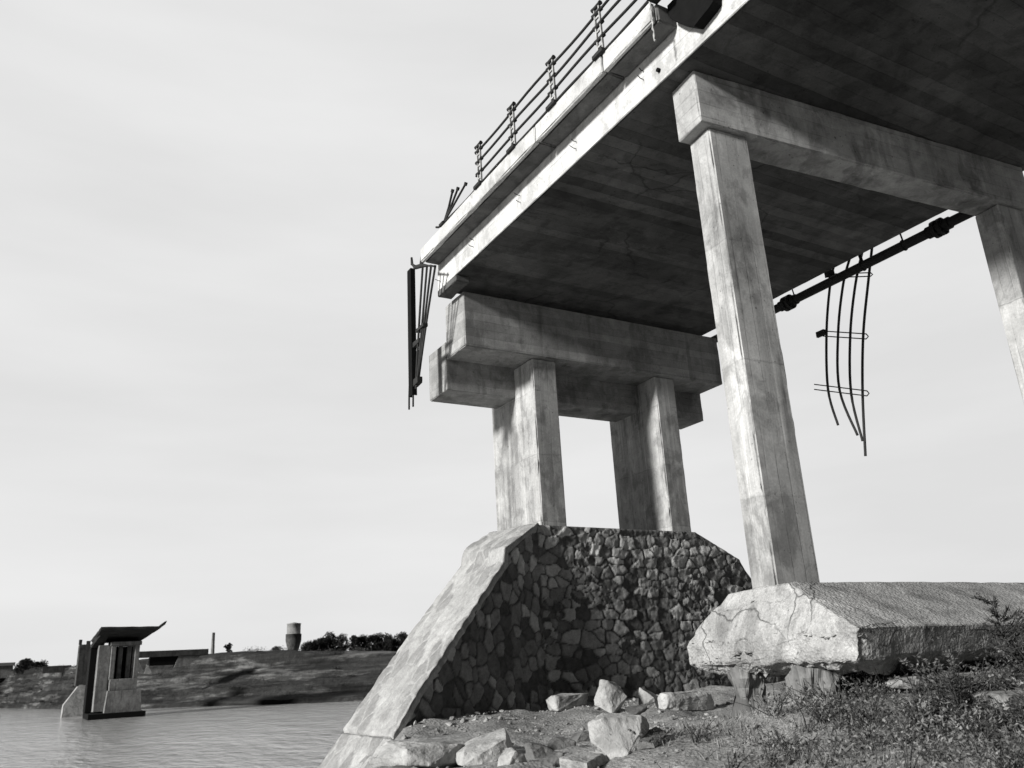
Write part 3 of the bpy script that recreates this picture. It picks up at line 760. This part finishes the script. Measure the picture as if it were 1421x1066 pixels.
# ------------------------------------------------------------------ rubble on the ground
def ground_at(px, py):
    r = (RC @ Vector((px - CX, -(py - CY), -FPX))).normalized()
    t = 2.0
    while t < 60:
        p = r * t
        if p.z < gz(p.x, p.y): return p
        t += 0.02
    return r * 20
def rock_pts(rs, sx, sy, sz, n=16, flat=0.0):
    out = []
    for _ in range(n):
        v = Vector((rs.uniform(-1, 1), rs.uniform(-1, 1), rs.uniform(-1, 1)))
        mx = max(abs(c) for c in v); v = v / mx * rs.uniform(0.8, 1.0)
        out.append(Vector((v.x * sx, v.y * sy, v.z * sz)))
    return out
def rock(px, py, sx, sy, sz, label, rotz=0.0, tilt=(0, 0), seed=0, mat='rock', name='rock', cat='rock', sink=0.25, n=16):
    p = ground_at(px, py); rs = random.Random(seed)
    pts = rock_pts(rs, sx / 2, sy / 2, sz / 2, n)
    rm = Matrix.Rotation(rotz, 3, 'Z') @ Matrix.Rotation(tilt[0], 3, 'X') @ Matrix.Rotation(tilt[1], 3, 'Y')
    c = Vector((p.x, p.y, gz(p.x, p.y) + sz * (0.5 - sink)))
    mb = MB(); mb.hull([c + rm @ q for q in pts], 3, 0.022 * min(1, sz * 3), 5.0, bevel=0.012, amp2=0.006)
    o = mb.build(name, M[mat], None, (c.x, c.y, c.z - sz * 0.3))
    tag(o, label, cat, 'rocks lying under the bridge'); return o
rock(545, 1022, 1.0, 0.4, 0.42, 'long block tilted against the foot of the sloping stone coping', 0.75, (0.1, -0.42), 3, 'rock', sink=-0.1, n=60)
rock(614, 1060, 1.5, 0.9, 0.26, 'largest flat pale slab at the foot of the pier, near the water', 0.35, (0.03, 0.05), 5, 'rock_pale', sink=0.1, n=60)
rock(672, 1056, 0.62, 0.45, 0.2, 'thin flat plate of stone leaning on the largest pale slab', -0.2, (0.15, -0.25), 8, 'rock_pale', sink=0.0, n=40)
rock(716, 1062, 0.32, 0.26, 0.2, 'small pale stone between the flat slab and the dark clods', 0.4, (0.1, 0.1), 12, 'rock_pale')
rock(862, 1040, 0.64, 0.55, 0.44, 'big angular white block lying alone on the bare ground', 0.75, (0.08, 0.18), 22, 'rock_pale', sink=0.3, n=70)
rock(908, 1032, 0.55, 0.25, 0.1, 'thin dark edged plate beside the big white block', 0.55, (0.0, -0.2), 25, 'rock_dark', sink=0.0)
rock(786, 983, 0.68, 0.42, 0.3, 'rounded grey boulder lying against the shaded stone wall', 0.0, (0, 0), 31, n=26)
rock(852, 988, 0.5, 0.45, 0.5, 'white knobby stone just behind the big white block', 0.2, (0.2, 0.1), 36, 'rock_pale', sink=0.1)
rock(880, 990, 0.5, 0.3, 0.16, 'low dark stone touching the white knobby stone', 0.2, (0, 0), 38, 'rock_dark')
rock(905, 980, 0.6, 0.36, 0.34, 'wedge shaped pale stone in front of the rubble wall', 0.6, (0.1, 0.3), 41, 'rock_pale')
rock(952, 986, 1.0, 0.36, 0.32, 'long narrow pale slab lying near the footing end', 0.02, (0, 0), 44, 'rock_pale', sink=0.1, n=60)
rock(812, 1064, 0.5, 0.36, 0.14, 'flat pale stone at the bottom edge below the big white block', 0.5, (0, 0), 47)
rock(690, 1050, 0.4, 0.3, 0.12, 'little flake of stone right of the thin plate', 1.2, (0.1, 0.1), 49, 'rock_dark')
for k, (x, y, s_, lb) in enumerate([(752, 1050, 0.34, 'dark clod of earth nearest the thin stone plate'), (780, 1040, 0.42, 'largest dark earth clod in the middle of the bare ground'), (806, 1030, 0.36, 'dark earth clod touching the big white block'), (765, 1062, 0.3, 'dark clod half buried at the bottom edge')]):
    rock(x, y, s_, s_ * 0.8, s_ * 0.5, lb, k, (0.1, 0.1), 60 + k, 'rock_dark', 'earth_clod', 'clod', sink=0.35)
def slab_at(x, y, sx, sy, sz, label, rotz, seed, dz=0.0, mat='rock'):
    rs = random.Random(seed); z = gz(x, y) + dz
    rm = Matrix.Rotation(rotz, 3, 'Z')
    mb = MB(); mb.hull([Vector((x, y, z)) + rm @ q for q in rock_pts(rs, sx / 2, sy / 2, sz / 2, 110)], 3, 0.012, 4, bevel=0.01, amp2=0.005)
    tag(mb.build('concrete_slab', M[mat], None, (x, y, z - sz / 2)), label, 'slab', 'broken slabs in the weeds')

# crumbs of stone and dry clods strewn over the bare ground
def debris():
    rs = np.random.default_rng(77); mb = MB()
    ico = bmesh.new(); bmesh.ops.create_icosphere(ico, subdivisions=1, radius=1.0); ico.verts.index_update()
    V0 = np.array([v.co[:] for v in ico.verts]); F0 = [tuple(v.index for v in f.verts) for f in ico.faces]; ico.free()
    n = 0
    while n < 800:
        x = rs.uniform(3.0, 11.0); y = rs.uniform(6.0, 13.0)
        if x < np.interp(y, [6, 8, 10.5, 11.6], [2.6, 3.3, 4.3, 4.7]): continue
        d = 0.3 + noise.noise(Vector((x * 0.9, y * 0.9, 5))) + (0.5 if y > 11.7 else 0)
        if rs.random() > d: continue
        n += 1
        r = 0.012 + 0.05 * rs.random() ** 4
        v = V0 * (1 + rs.normal(size=(len(V0), 1)) * 0.22) * np.array([1, rs.uniform(0.6, 1), rs.uniform(0.4, 0.8)]) * r
        a = rs.uniform(0, 6.28); c_, s_ = math.cos(a), math.sin(a)
        v = np.stack([v[:, 0] * c_ - v[:, 1] * s_ + x, v[:, 0] * s_ + v[:, 1] * c_ + y, v[:, 2] + gz(x, y) + r * 0.2 + 0.01], -1)
        mb.add(v.tolist(), F0)
    tag(mb.build('gravel', M['rock']), 'crumbs of stone strewn over the bare ground below the pier', None, None, 'stuff')
debris()

# ------------------------------------------------------------------ leafy things
def leaves_mesh(name, centers, dirs, length, width, tone, mat, parent=None, origin=(0, 0, 0), extra=None):
    """one small folded leaf per entry"""
    n = len(centers); c = np.asarray(centers); d = np.asarray(dirs); d = d / np.linalg.norm(d, axis=1, keepdims=True)
    rnd = RNG.normal(size=(n, 3)); s = np.cross(d, rnd); s /= np.linalg.norm(s, axis=1, keepdims=True)
    L = np.asarray(length)[:, None]; W = np.asarray(width)[:, None]
    up = np.cross(s, d)
    v = np.stack([c, c + d * L * 0.45 + s * W * 0.5 + up * W * 0.12, c + d * L + up * L * -0.12, c + d * L * 0.45 - s * W * 0.5 + up * W * 0.12], 1).reshape(-1, 3)
    o = np.asarray(origin); f = np.arange(n * 4).reshape(n, 4)
    tn = np.repeat(np.asarray(tone), 4)
    verts = (v - o).tolist(); faces = f.tolist()
    if extra is not None:
        k = len(verts); verts += [tuple(np.asarray(p) - o) for p in extra.v]; faces += [tuple(i + k for i in q) for q in extra.f]
        tn = np.concatenate([tn, np.full(len(extra.v), 0.12)])
    me = bpy.data.meshes.new(name); me.from_pydata(verts, [], faces); me.materials.append(mat); me.update()
    ob = bpy.data.objects.new(name, me); COL.objects.link(ob)
    if parent is None: ob.location = origin
    else: ob.parent = parent
    set_attr(ob, 'tone', tn); return ob

# weeds covering the mound in front of the footing
def weeds():
    C, D, L, W, T = [], [], [], [], []
    twigs = MB()
    rs = np.random.default_rng(4)
    plants = 0; tries = 0
    while plants < 1700 and tries < 40000:
        tries += 1
        x = rs.uniform(3.6, 13.5); y = rs.uniform(2.2, 6.6)
        if np.hypot(x, y) < 4.3: continue
        dens = float(sst(5.2, 7.2, x + 0.35 * (5.4 - y)))          # thick to the right, thin towards the bare ground
        dens = max(dens, 0.22 if x > 4.6 else 0.0)
        if y > 5.2: dens *= 0.5
        low_ = 3.4 < y < 5.0 and 1.50 < x / y < 1.78
        if low_: dens *= 0.45
        dens *= 0.55 + 0.9 * max(0, noise.noise(Vector((x * 1.1, y * 1.1, 3))) + 0.35)
        if rs.random() > dens: continue
        plants += 1
        z = gz(x, y)
        tall = float(sst(6.0, 8.6, x))
        h = rs.uniform(0.08, 0.2) + tall * rs.uniform(0.02, 0.2) ** 1.0 * (1.0 if y < 4.9 else 0.25)
        clump = max(0.0, noise.noise(Vector((x * 0.85, y * 0.85, 40))) + 0.12) * float(sst(5.6, 7.4, x)) * (1.0 if y < 4.7 else 0.2)
        h += 0.42 * clump
        if low_: h = min(h, 0.13)
        n = int(26 + 100 * h / 0.4)
        lean = rs.normal(size=2) * 0.25
        base_t = np.clip(rs.normal(0.40 - 0.27 * tall, 0.17) + 0.25 * noise.noise(Vector((x * 1.6, y * 1.6, 21))) - 0.25 * clump, 0.02, 0.9)
        if rs.random() < 0.09: base_t = rs.uniform(0.8, 1.0)
        tt = rs.random(n) ** 0.7
        rad = 0.04 + 0.10 * tt
        cx = x + lean[0] * tt * h + rs.normal(size=n) * rad; cy = y + lean[1] * tt * h + rs.normal(size=n) * rad
        cz = z + 0.01 + tt * h
        C.append(np.stack([cx, cy, cz], -1))
        dd = rs.normal(size=(n, 3)) * 0.8; dd[:, 2] += 0.5; dd[:, :2] += np.stack([cx - x, cy - y], -1) * 4
        D.append(dd); sz = rs.uniform(0.7, 1.25)
        L.append(rs.uniform(0.02, 0.052, n) * sz); W.append(rs.uniform(0.009, 0.022, n) * sz)
        T.append(np.clip(base_t + rs.normal(size=n) * 0.14, 0, 1))
        if h > 0.16 or rs.random() < 0.3:
            for _ in range(5):
                e = rs.normal(size=2) * 0.13; h = h * rs.uniform(0.85, 1.25)
                twigs.tube([(x, y, z), (x + lean[0] * h * 0.5 + e[0] * 0.4, y + lean[1] * h * 0.5 + e[1] * 0.4, z + h * 0.55), (x + lean[0] * h + e[0], y + lean[1] * h + e[1], z + h)], [0.006, 0.004, 0.002], 4, False)
    # tall dark stalky weeds at the right
    for _ in range(290):
        x = rs.uniform(5.6, 10.5); y = rs.uniform(2.9, 4.75)
        if rs.random() > float(sst(5.4, 7.4, x + 0.4 * (4.5 - y))) * (0.35 + 1.4 * max(0, noise.noise(Vector((x * 0.9, y * 0.9, 61))) + 0.25)): continue
        z = gz(x, y); h = rs.uniform(0.22, 0.58)
        if 1.50 < x / y < 1.78: h = min(h, 0.2)
        for q in range(int(rs.integers(2, 6))):
            e = rs.normal(size=2) * 0.12 * h / 0.4; hh = h * rs.uniform(0.7, 1.1)
            twigs.tube([(x, y, z), (x + e[0] * 0.4, y + e[1] * 0.4, z + hh * 0.55), (x + e[0] * 1.5, y + e[1] * 1.5, z + hh)], [0.006, 0.0045, 0.002], 4, False)
            n = int(70 * hh / 0.4); tt = rs.random(n)
            fx = x + e[0] * (0.8 * tt + 0.7 * tt * tt); fy = y + e[1] * (0.8 * tt + 0.7 * tt * tt)
            C.append(np.stack([fx, fy, z + hh * tt], -1)); dd = rs.normal(size=(n, 3)); dd[:, 2] = dd[:, 2] * 0.5 + 0.35; D.append(dd)
            L.append(rs.uniform(0.03, 0.075, n) * (1.1 - 0.5 * tt)); W.append(rs.uniform(0.009, 0.02, n)); T.append(np.clip(rs.normal(0.17, 0.1, n) + 0.2 * (tt > 0.85), 0, 1))
    # short grass on the whole mound
    n = 26000
    x = rs.uniform(4.0, 10.5, n); y = rs.uniform(2.5, 7.4, n)
    dn = sst(4.3, 6.0, x + 0.3 * (5.4 - y)) * (0.3 + 0.9 * np.array([max(0, noise.noise(Vector((a * 1.7, b * 1.7, 8))) + 0.3) for a, b in zip(x, y)]))
    k = (rs.random(n) < dn) & (np.hypot(x, y) > 4.2)
    x, y = x[k], y[k]; n = len(x)
    C.append(np.stack([x, y, ground_h(x, y) - 0.005], -1)); dd = rs.normal(size=(n, 3)) * 0.45; dd[:, 2] = np.abs(dd[:, 2]) + 0.5
    D.append(dd); L.append(rs.uniform(0.04, 0.12, n)); W.append(rs.uniform(0.006, 0.014, n)); T.append(np.clip(rs.normal(0.6, 0.2, n) - 0.35 * sst(6.2, 8.5, x), 0, 1))
    # creepers on the footing's front face
    n = 2600
    x = 7.0 + 6.0 * rs.random(n) ** 0.8
    zz = rs.uniform(-0.5, 0.12, n) + 0.10 * np.array([noise.noise(Vector((a * 1.2, 4, 2))) for a in x])
    keep = rs.random(n) < np.clip(0.25 + 0.2 * (x - 7.0) + 0.6 * np.array([noise.noise(Vector((a * 2.0, b * 3, 2))) for a, b in zip(x, zz)]), 0.03, 1)
    x, zz = x[keep], zz[keep]; n = len(x)
    C.append(np.stack([x, 5.13 - rs.random(n) * 0.07, zz], -1)); dd = rs.normal(size=(n, 3)); dd[:, 1] -= 0.8; D.append(dd)
    L.append(rs.uniform(0.02, 0.05, n)); W.append(rs.uniform(0.014, 0.028, n)); T.append(np.clip(rs.normal(0.2, 0.1, n), 0, 0.5))
    o = leaves_mesh('weeds', np.concatenate(C), np.concatenate(D), np.concatenate(L), np.concatenate(W), np.concatenate(T), M['weed'], None, (0, 0, 0), twigs)
    tag(o, 'tangled low weeds and grass covering the mound in front of the footing', 'weeds', None, 'stuff')
weeds()

def spiky_bush():
    px, py = 8.35, 4.97
    z = gz(px, py)
    t = thing('bush', (px, py, z), 'spiky branched wild plant rising above the front edge of the pale footing', 'plant')
    st = MB(); C, D, L, W, T = [], [], [], [], []
    rs = np.random.default_rng(9)
    H = 0.95
    st.tube([(px, py, z - 0.05), (px + 0.02, py, z + 0.4), (px - 0.03, py + 0.02, z + 0.7), (px - 0.05, py, z + H)], [0.016, 0.012, 0.009, 0.004], 6)
    for k in range(26):
        f = rs.uniform(0.30, 0.97); a = rs.uniform(0, 2 * math.pi)
        b = Vector((px - 0.04 * f, py, z + H * f)); ln = rs.uniform(0.16, 0.42) * (1.25 - 0.7 * f)
        d = Vector((math.cos(a), math.sin(a) * 0.7, rs.uniform(0.1, 0.7))).normalized()
        e = b + d * ln; mid = b + d * ln * 0.5 + Vector((0, 0, -0.02))
        st.tube([b, mid, e + Vector((0, 0, 0.03))], [0.006, 0.005, 0.0025], 4, False)
        for q in range(26):
            s_ = rs.uniform(0.15, 1.05); p = b + (e - b) * s_
            C.append(tuple(p)); dd = d + Vector(rs.normal(size=3)) * 0.75; D.append(tuple(dd)); L.append(rs.uniform(0.03, 0.06)); W.append(rs.uniform(0.008, 0.017)); T.append(np.clip(rs.normal(0.09, 0.06), 0, 1))
    for q in range(300):
        f = rs.uniform(0.0, 0.55); C.append((px + rs.normal() * 0.10, py + rs.normal() * 0.08, z + H * f)); D.append(tuple(rs.normal(size=3) + np.array([0, 0, 0.4])))
        L.append(rs.uniform(0.04, 0.08)); W.append(rs.uniform(0.012, 0.03)); T.append(np.clip(rs.normal(0.25, 0.12), 0, 1))
    st.build('stem', M['bark'], t)
    leaves_mesh('foliage', C, D, L, W, T, M['weed'], t, (px, py, z))
spiky_bush()
slab_at(7.95, 5.3, 1.9, 0.3, 0.11, 'long thin pale slab lying in the gap beneath the footing', -0.05, 71, -0.39 - gz(7.95, 5.3), 'rock_pale')
slab_at(7.62, 4.62, 0.72, 0.3, 0.13, 'blocky white slab half sunk in the weeds at right', -0.05, 74, -0.54 - gz(7.55, 4.62), 'rock_pale')

# ------------------------------------------------------------------ far side of the river
far = thing('bridge_pier', (12.0, 126.0, -4.4), 'distant pier standing in the river under a broken piece of deck', 'bridge pier')
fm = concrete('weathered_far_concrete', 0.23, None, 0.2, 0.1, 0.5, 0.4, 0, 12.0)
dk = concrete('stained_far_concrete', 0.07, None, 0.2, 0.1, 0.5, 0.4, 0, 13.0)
def wb(x0, x1, y0, y1, z0, z1, name, mat, parent):
    mb = MB(); mb.worn_box(x0, x1, y0, y1, z0, z1, 0.8, 0.03, 0.05); return mb.build(name, mat, parent)
wb(10.1, 13.85, 124.3, 128.6, 4.45, 4.95, 'cap_beam', fm, far)
for x0, y0 in ((10.25, 124.5), (13.1, 124.5), (11.3, 127.0), (12.35, 127.0), (10.25, 127.6), (13.1, 127.6)):
    wb(x0, x0 + 0.55, y0, y0 + 0.7, 0.2, 4.448, 'column', fm, far)
wb(10.35, 13.6, 124.0, 130.0, -1.1, 0.3, 'pier_wall', fm, far)
mb = MB(); mb.hull([(9.9, 123.4, -4.6), (14.35, 123.4, -4.6), (9.9, 131.5, -4.6), (14.35, 131.5, -4.6), (10.2, 123.7, -1.1), (14.1, 123.7, -1.1), (10.2, 131, -1.1), (14.1, 131, -1.1)], 2, 0.05, 1.5); mb.build('base', fm, far)
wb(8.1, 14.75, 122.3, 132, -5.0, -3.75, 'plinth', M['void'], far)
wb(8.8, 10.2, 125.2, 131.0, -3.6, 4.6, 'side_wall_and_gap', fm, far)
wb(10.3, 13.62, 128.4, 129.2, 0.2, 4.44, 'dark_backing', M['void'], far)  # near-black sheet added to darken the space between the columns
wb(8.0, 8.75, 127.5, 131.0, -3.7, 4.4, 'side_wall_and_gap', M['void'], far)  # dark gap beside the wall, its shade built as a near-black block
frag = thing('deck_fragment', (12.0, 121, 5.0), 'dark broken slab of roadway lying on top of the distant river pier', 'bridge deck')
mb = MB(); mb.hull([(8.4, 119.5, 6.25), (15.3, 119.5, 6.2), (8.4, 119.6, 6.6), (15.6, 119.6, 6.5), (8.3, 129.0, 4.97), (13.95, 129, 4.97), (8.0, 130.0, 5.4), (14.3, 130, 5.4)], 3, 0.08, 1.2); mb.build('slab', M['soffit_shade'], frag)
mb = MB(); mb.hull([(14.8, 119.6, 6.2), (15.9, 119.5, 6.7), (16.1, 119.5, 7.2), (15.8, 119.6, 7.1), (15.3, 120.5, 6.2), (15.9, 120.5, 6.9)], 1, 0.05, 2); mb.build('torn_edge', M['soffit_shade'], frag)
mb = MB(); mb.hull([(7.9, 128, 4.2), (8.7, 122, 5.9), (9.6, 122, 5.9), (9.4, 129, 4.0), (8.0, 128, 4.9), (8.8, 122, 6.4), (9.6, 122, 6.4), (9.3, 129, 5.0)], 2, 0.06, 2); mb.build('sagging_edge', M['soffit_shade'], frag)
far2 = thing('bridge_pier', (7.6, 141, -4.4), 'grey pier with a pale sloped foot, half hidden behind the distant river pier', 'bridge pier')
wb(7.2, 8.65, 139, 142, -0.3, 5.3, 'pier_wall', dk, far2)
mb = MB(); mb.hull([(5.9, 139, -4.5), (9.2, 139, -4.5), (5.9, 142, -4.5), (9.2, 142, -4.5), (5.95, 139, -2.8), (5.95, 142, -2.8), (7.7, 139, -0.2), (9.2, 139, -0.2), (7.7, 142, -0.2), (9.2, 142, -0.2)], 2, 0.04, 2); mb.build('sloped_foot', M['footing'], far2)
for q in ((7.1, 7.5, 139.5, 140, 5.3, 6.0), (8.1, 8.6, 139.5, 140.2, 5.3, 5.8)):
    mb = MB(); mb.box(*q); mb.build('post_stub', dk, far2)
app = thing('bridge_span', (20, 152, 2.0), 'dark low span of the far bridge running into the grassy bank', 'bridge deck')
wb(15.0, 27.0, 150, 153, 3.4, 4.35, 'slab', dk, app)
wb(18.2, 22.4, 150.4, 152.6, 2.1, 3.398, 'girder', M['void'], app)
mb = MB(); mb.hull([(21.8, 150.2, 1.6), (25.9, 150.2, 3.35), (22.4, 150.2, 3.35), (21.8, 152.5, 1.6), (25.9, 152.5, 3.35), (22.4, 152.5, 3.35), (24.0, 150.2, 1.9), (24, 152.5, 1.9)], 2, 0.03, 2); mb.build('end_wall', fm, app)
mb = MB(); mb.hull([(15.2, 150.1, 3.3), (16.2, 150.1, 3.3), (17.3, 150.1, 1.3), (16.6, 150.1, 1.1), (15.2, 151, 3.3), (16.2, 151, 3.3), (17.3, 151, 1.3), (16.6, 151, 1.1)]); mb.build('strut', fm, app)
mb = MB(); mb.hull([(17.7, 150, 2.2), (17.9, 150, 2.2), (17.4, 150, 0.9), (18.6, 150, 0.8), (17.7, 151, 2.2), (17.9, 151, 2.2), (17.4, 151, 0.9), (18.6, 151, 0.8)]); mb.build('strut', M['footing'], app)

# low scrub along the far bank
def scrub():
    rs = np.random.default_rng(21); C, D, L, W, T = [], [], [], [], []
    for _ in range(420):
        i = int(rs.integers(0, len(uu) - 1)); k = int(rs.choice([3, 4, 6, 7, 9, 10, 11, 12, 12, 13, 13]))
        f = rs.random(); q = i * n_p + k
        p = np.array(bv[q]) * (1 - f) + np.array(bv[q + 1]) * f
        if p[2] < -3.6 or (p[0] < 30 and p[0] > 14 and p[2] > 1): continue
        r = rs.uniform(0.25, 0.8) * (1.2 if k >= 12 else 0.8); n = int(60 + 60 * r)
        g_ = rs.normal(size=(n, 3)) * np.array([r, r, r * 0.45]); g_[:, 2] = np.abs(g_[:, 2])
        C.append(p + g_); D.append(g_ + rs.normal(size=(n, 3)) * 0.4); L.append(rs.uniform(0.12, 0.3, n)); W.append(rs.uniform(0.06, 0.16, n)); T.append(np.clip(rs.uniform(0.0, 0.9) + rs.normal(size=n) * 0.12, 0, 1))
    o = leaves_mesh('scrub', np.concatenate(C), np.concatenate(D), np.concatenate(L), np.concatenate(W), np.concatenate(T), leaf_mat('scrub_leaves', 0.01, 0.10), None, (0, 0, 0))
    tag(o, 'low dark scrub dotted over the far bank', None, None, 'stuff')
scrub()

# water tower
wt = thing('water_tower', (53.0, 192, 2.5), 'stout round water tower standing on the far bank left of the trees', 'water tower')
wtm = concrete('tower_render', 0.28, None, 0.2, 0.1, 0.4, 0.3, 0, 14.0); wtd = concrete('tower_brick', 0.09, None, 0.2, 0.1, 0.4, 0.4, 0, 15.0)
def lathe(prof, cx, cy, seg=28):
    mb = MB(); mb.tube([(cx, cy, z + 1e-4 * i) for i, (r, z) in enumerate(prof)], [r for r, z in prof], seg); return mb
lathe([(1.15, 1.5), (1.05, 4.0), (1.45, 5.6), (1.72, 6.6), (1.72, 8.0)], 52.6, 192).build('tower_shaft', wtd, wt)
lathe([(1.50, 8.0), (1.50, 10.05), (1.58, 10.1), (1.58, 10.25), (0.2, 10.5)], 52.6, 192).build('tank', wtm, wt)
lathe([(0.42, 2.0), (0.30, 8.75)], 35.0, 190, 12).build('chimney', wtm, None, (35.0, 190, 2.0))
ch = bpy.data.objects['chimney']; tag(ch, 'thin pale chimney rising behind the far bank', 'chimney')
lathe([(0.30, 2.0), (0.2, 6.4)], 36.1, 195, 10).build('utility_pole', wtm, None, (36.1, 195, 2.0))
tag(bpy.data.objects['utility_pole'], 'short faint pole just right of the thin chimney', 'pole')

def tree(x, y, z, h, w_, seed, label, dense=1.0):
    t = thing('tree', (x, y, z), label, 'tree', 'trees on the far bank')
    rs = np.random.default_rng(seed); mb = MB()
    mb.tube([(x, y, z - 0.3), (x + 0.1, y, z + h * 0.3), (x - 0.1, y, z + h * 0.7)], [0.16, 0.12, 0.05], 7)
    C, D, L, W, T = [], [], [], [], []
    nb = int(20 * dense) + 6
    for k in range(nb):
        a = rs.uniform(0, 2 * math.pi); f = rs.uniform(0.06, 0.95)
        rr = w_ * 0.5 * rs.uniform(0.25, 0.95) * (1.15 - 0.7 * f)
        c = np.array([x + math.cos(a) * rr, y + math.sin(a) * rr, z + h * f])
        mb.tube([(x, y, z + h * f * 0.6), tuple(c)], [0.05, 0.02], 5, False)
        s_ = rs.uniform(0.5, 1.0) * w_ * 0.27; n = int(150 * dense)
        q = rs.normal(size=(n, 3)); q /= np.linalg.norm(q, axis=1, keepdims=True); q *= (rs.random((n, 1)) ** 0.4) * s_
        q[:, 2] *= 0.75
        C.append(c + q); D.append(q + rs.normal(size=(n, 3)) * 0.3); L.append(rs.uniform(0.18, 0.45, n)); W.append(rs.uniform(0.12, 0.28, n)); T.append(np.clip(rs.uniform(0.1, 0.8) + rs.normal(size=n) * 0.15, 0, 1))
    mb.build('trunk', M['bark'], t)
    leaves_mesh('crown', np.concatenate(C), np.concatenate(D), np.concatenate(L), np.concatenate(W), np.concatenate(T), M['tree_leaf'], t, (x, y, z))
def bank_tree(px, ytop, Y, wpx, zb, seed, label, dense=1.0):
    r = RC @ Vector((px - CX, -(ytop - CY), -FPX)); p = r * (Y / r.y)
    tree(p.x, Y, zb, p.z - zb, wpx * p.length / FPX, seed, label, dense)
bank_tree(431, 893, 165, 26, 1.8, 1, 'low rounded tree at the left end of the far row, next to the water tower')
bank_tree(446, 886, 166, 26, 1.8, 2, 'second tree from the water tower in the far row')
bank_tree(460, 878, 167, 24, 1.8, 3, 'tallest tree of the far row')
bank_tree(473, 881, 165, 22, 1.8, 4, 'tree just right of the tallest tree in the far row', 0.8)
bank_tree(491, 883, 164, 20, 1.8, 5, 'slim tree right of the pale gap in the far row', 0.7)
bank_tree(507, 884, 164, 26, 1.8, 6, 'broad tree in the middle of the right half of the far row')
bank_tree(523, 881, 163, 22, 1.8, 7, 'pointed tree third from the sloping coping')
bank_tree(540, 882, 162, 24, 1.8, 8, 'broad tree second from the sloping coping')
bank_tree(557, 880, 161, 26, 1.8, 9, 'tree partly hidden by the sloping coping of the stone pier')
bank_tree(316, 892, 175, 13, 2.6, 10, 'small lopsided tree alone on the far bank right of the chimney', 0.5)
bank_tree(384, 899, 170, 18, 2.2, 11, 'low bush on the far bank left of the water tower', 0.5)
bank_tree(36, 917, 240, 22, 3.2, 12, 'dark rounded bush on the far bank at the extreme left', 1.2)
bank_tree(55, 920, 235, 20, 3.0, 13, 'dark bush right of the rounded one at the extreme left', 1.0)
house = thing('shed', (-4.5, 252, 3.0), 'small grey shed at the extreme left of the far bank', 'shed')
wb(-9.0, -1.4, 250, 255, 2.2, 5.1, 'wall', fm, house)
mb = MB(); mb.hull([(-9.4, 249.6, 5.1), (-1.0, 249.6, 5.1), (-9.4, 255.4, 5.1), (-1.0, 255.4, 5.1), (-9.4, 252.5, 5.9), (-1.0, 252.5, 5.9)]); mb.build('roof', dk, house)
hut = thing('hut', (66, 168, 1.5), 'tiny white hut seen through the gap in the far row of trees', 'hut')
wb(65.8, 67.6, 168, 170, 1.5, 3.5, 'wall', M['kerb'], hut)
mb = MB(); mb.hull([(65.6, 167.8, 3.5), (67.8, 167.8, 3.5), (65.6, 170.2, 3.5), (67.8, 170.2, 3.5), (66.7, 167.8, 4.1), (66.7, 170.2, 4.1)]); mb.build('roof', dk, hut)
wl = MB()
for i in range(40):
    pass
wl.worn_box(4.2, 9.5, 205, 205.5, 2.4, 3.75, 1.0, 0.03, 0.05)
tag(wl.build('boundary_wall', dk, None, (6.8, 205, 2.4)), 'low dark wall on the far bank left of the distant pier', 'wall')

for o in bpy.data.objects:
    if '_o' in o: del o['_o']
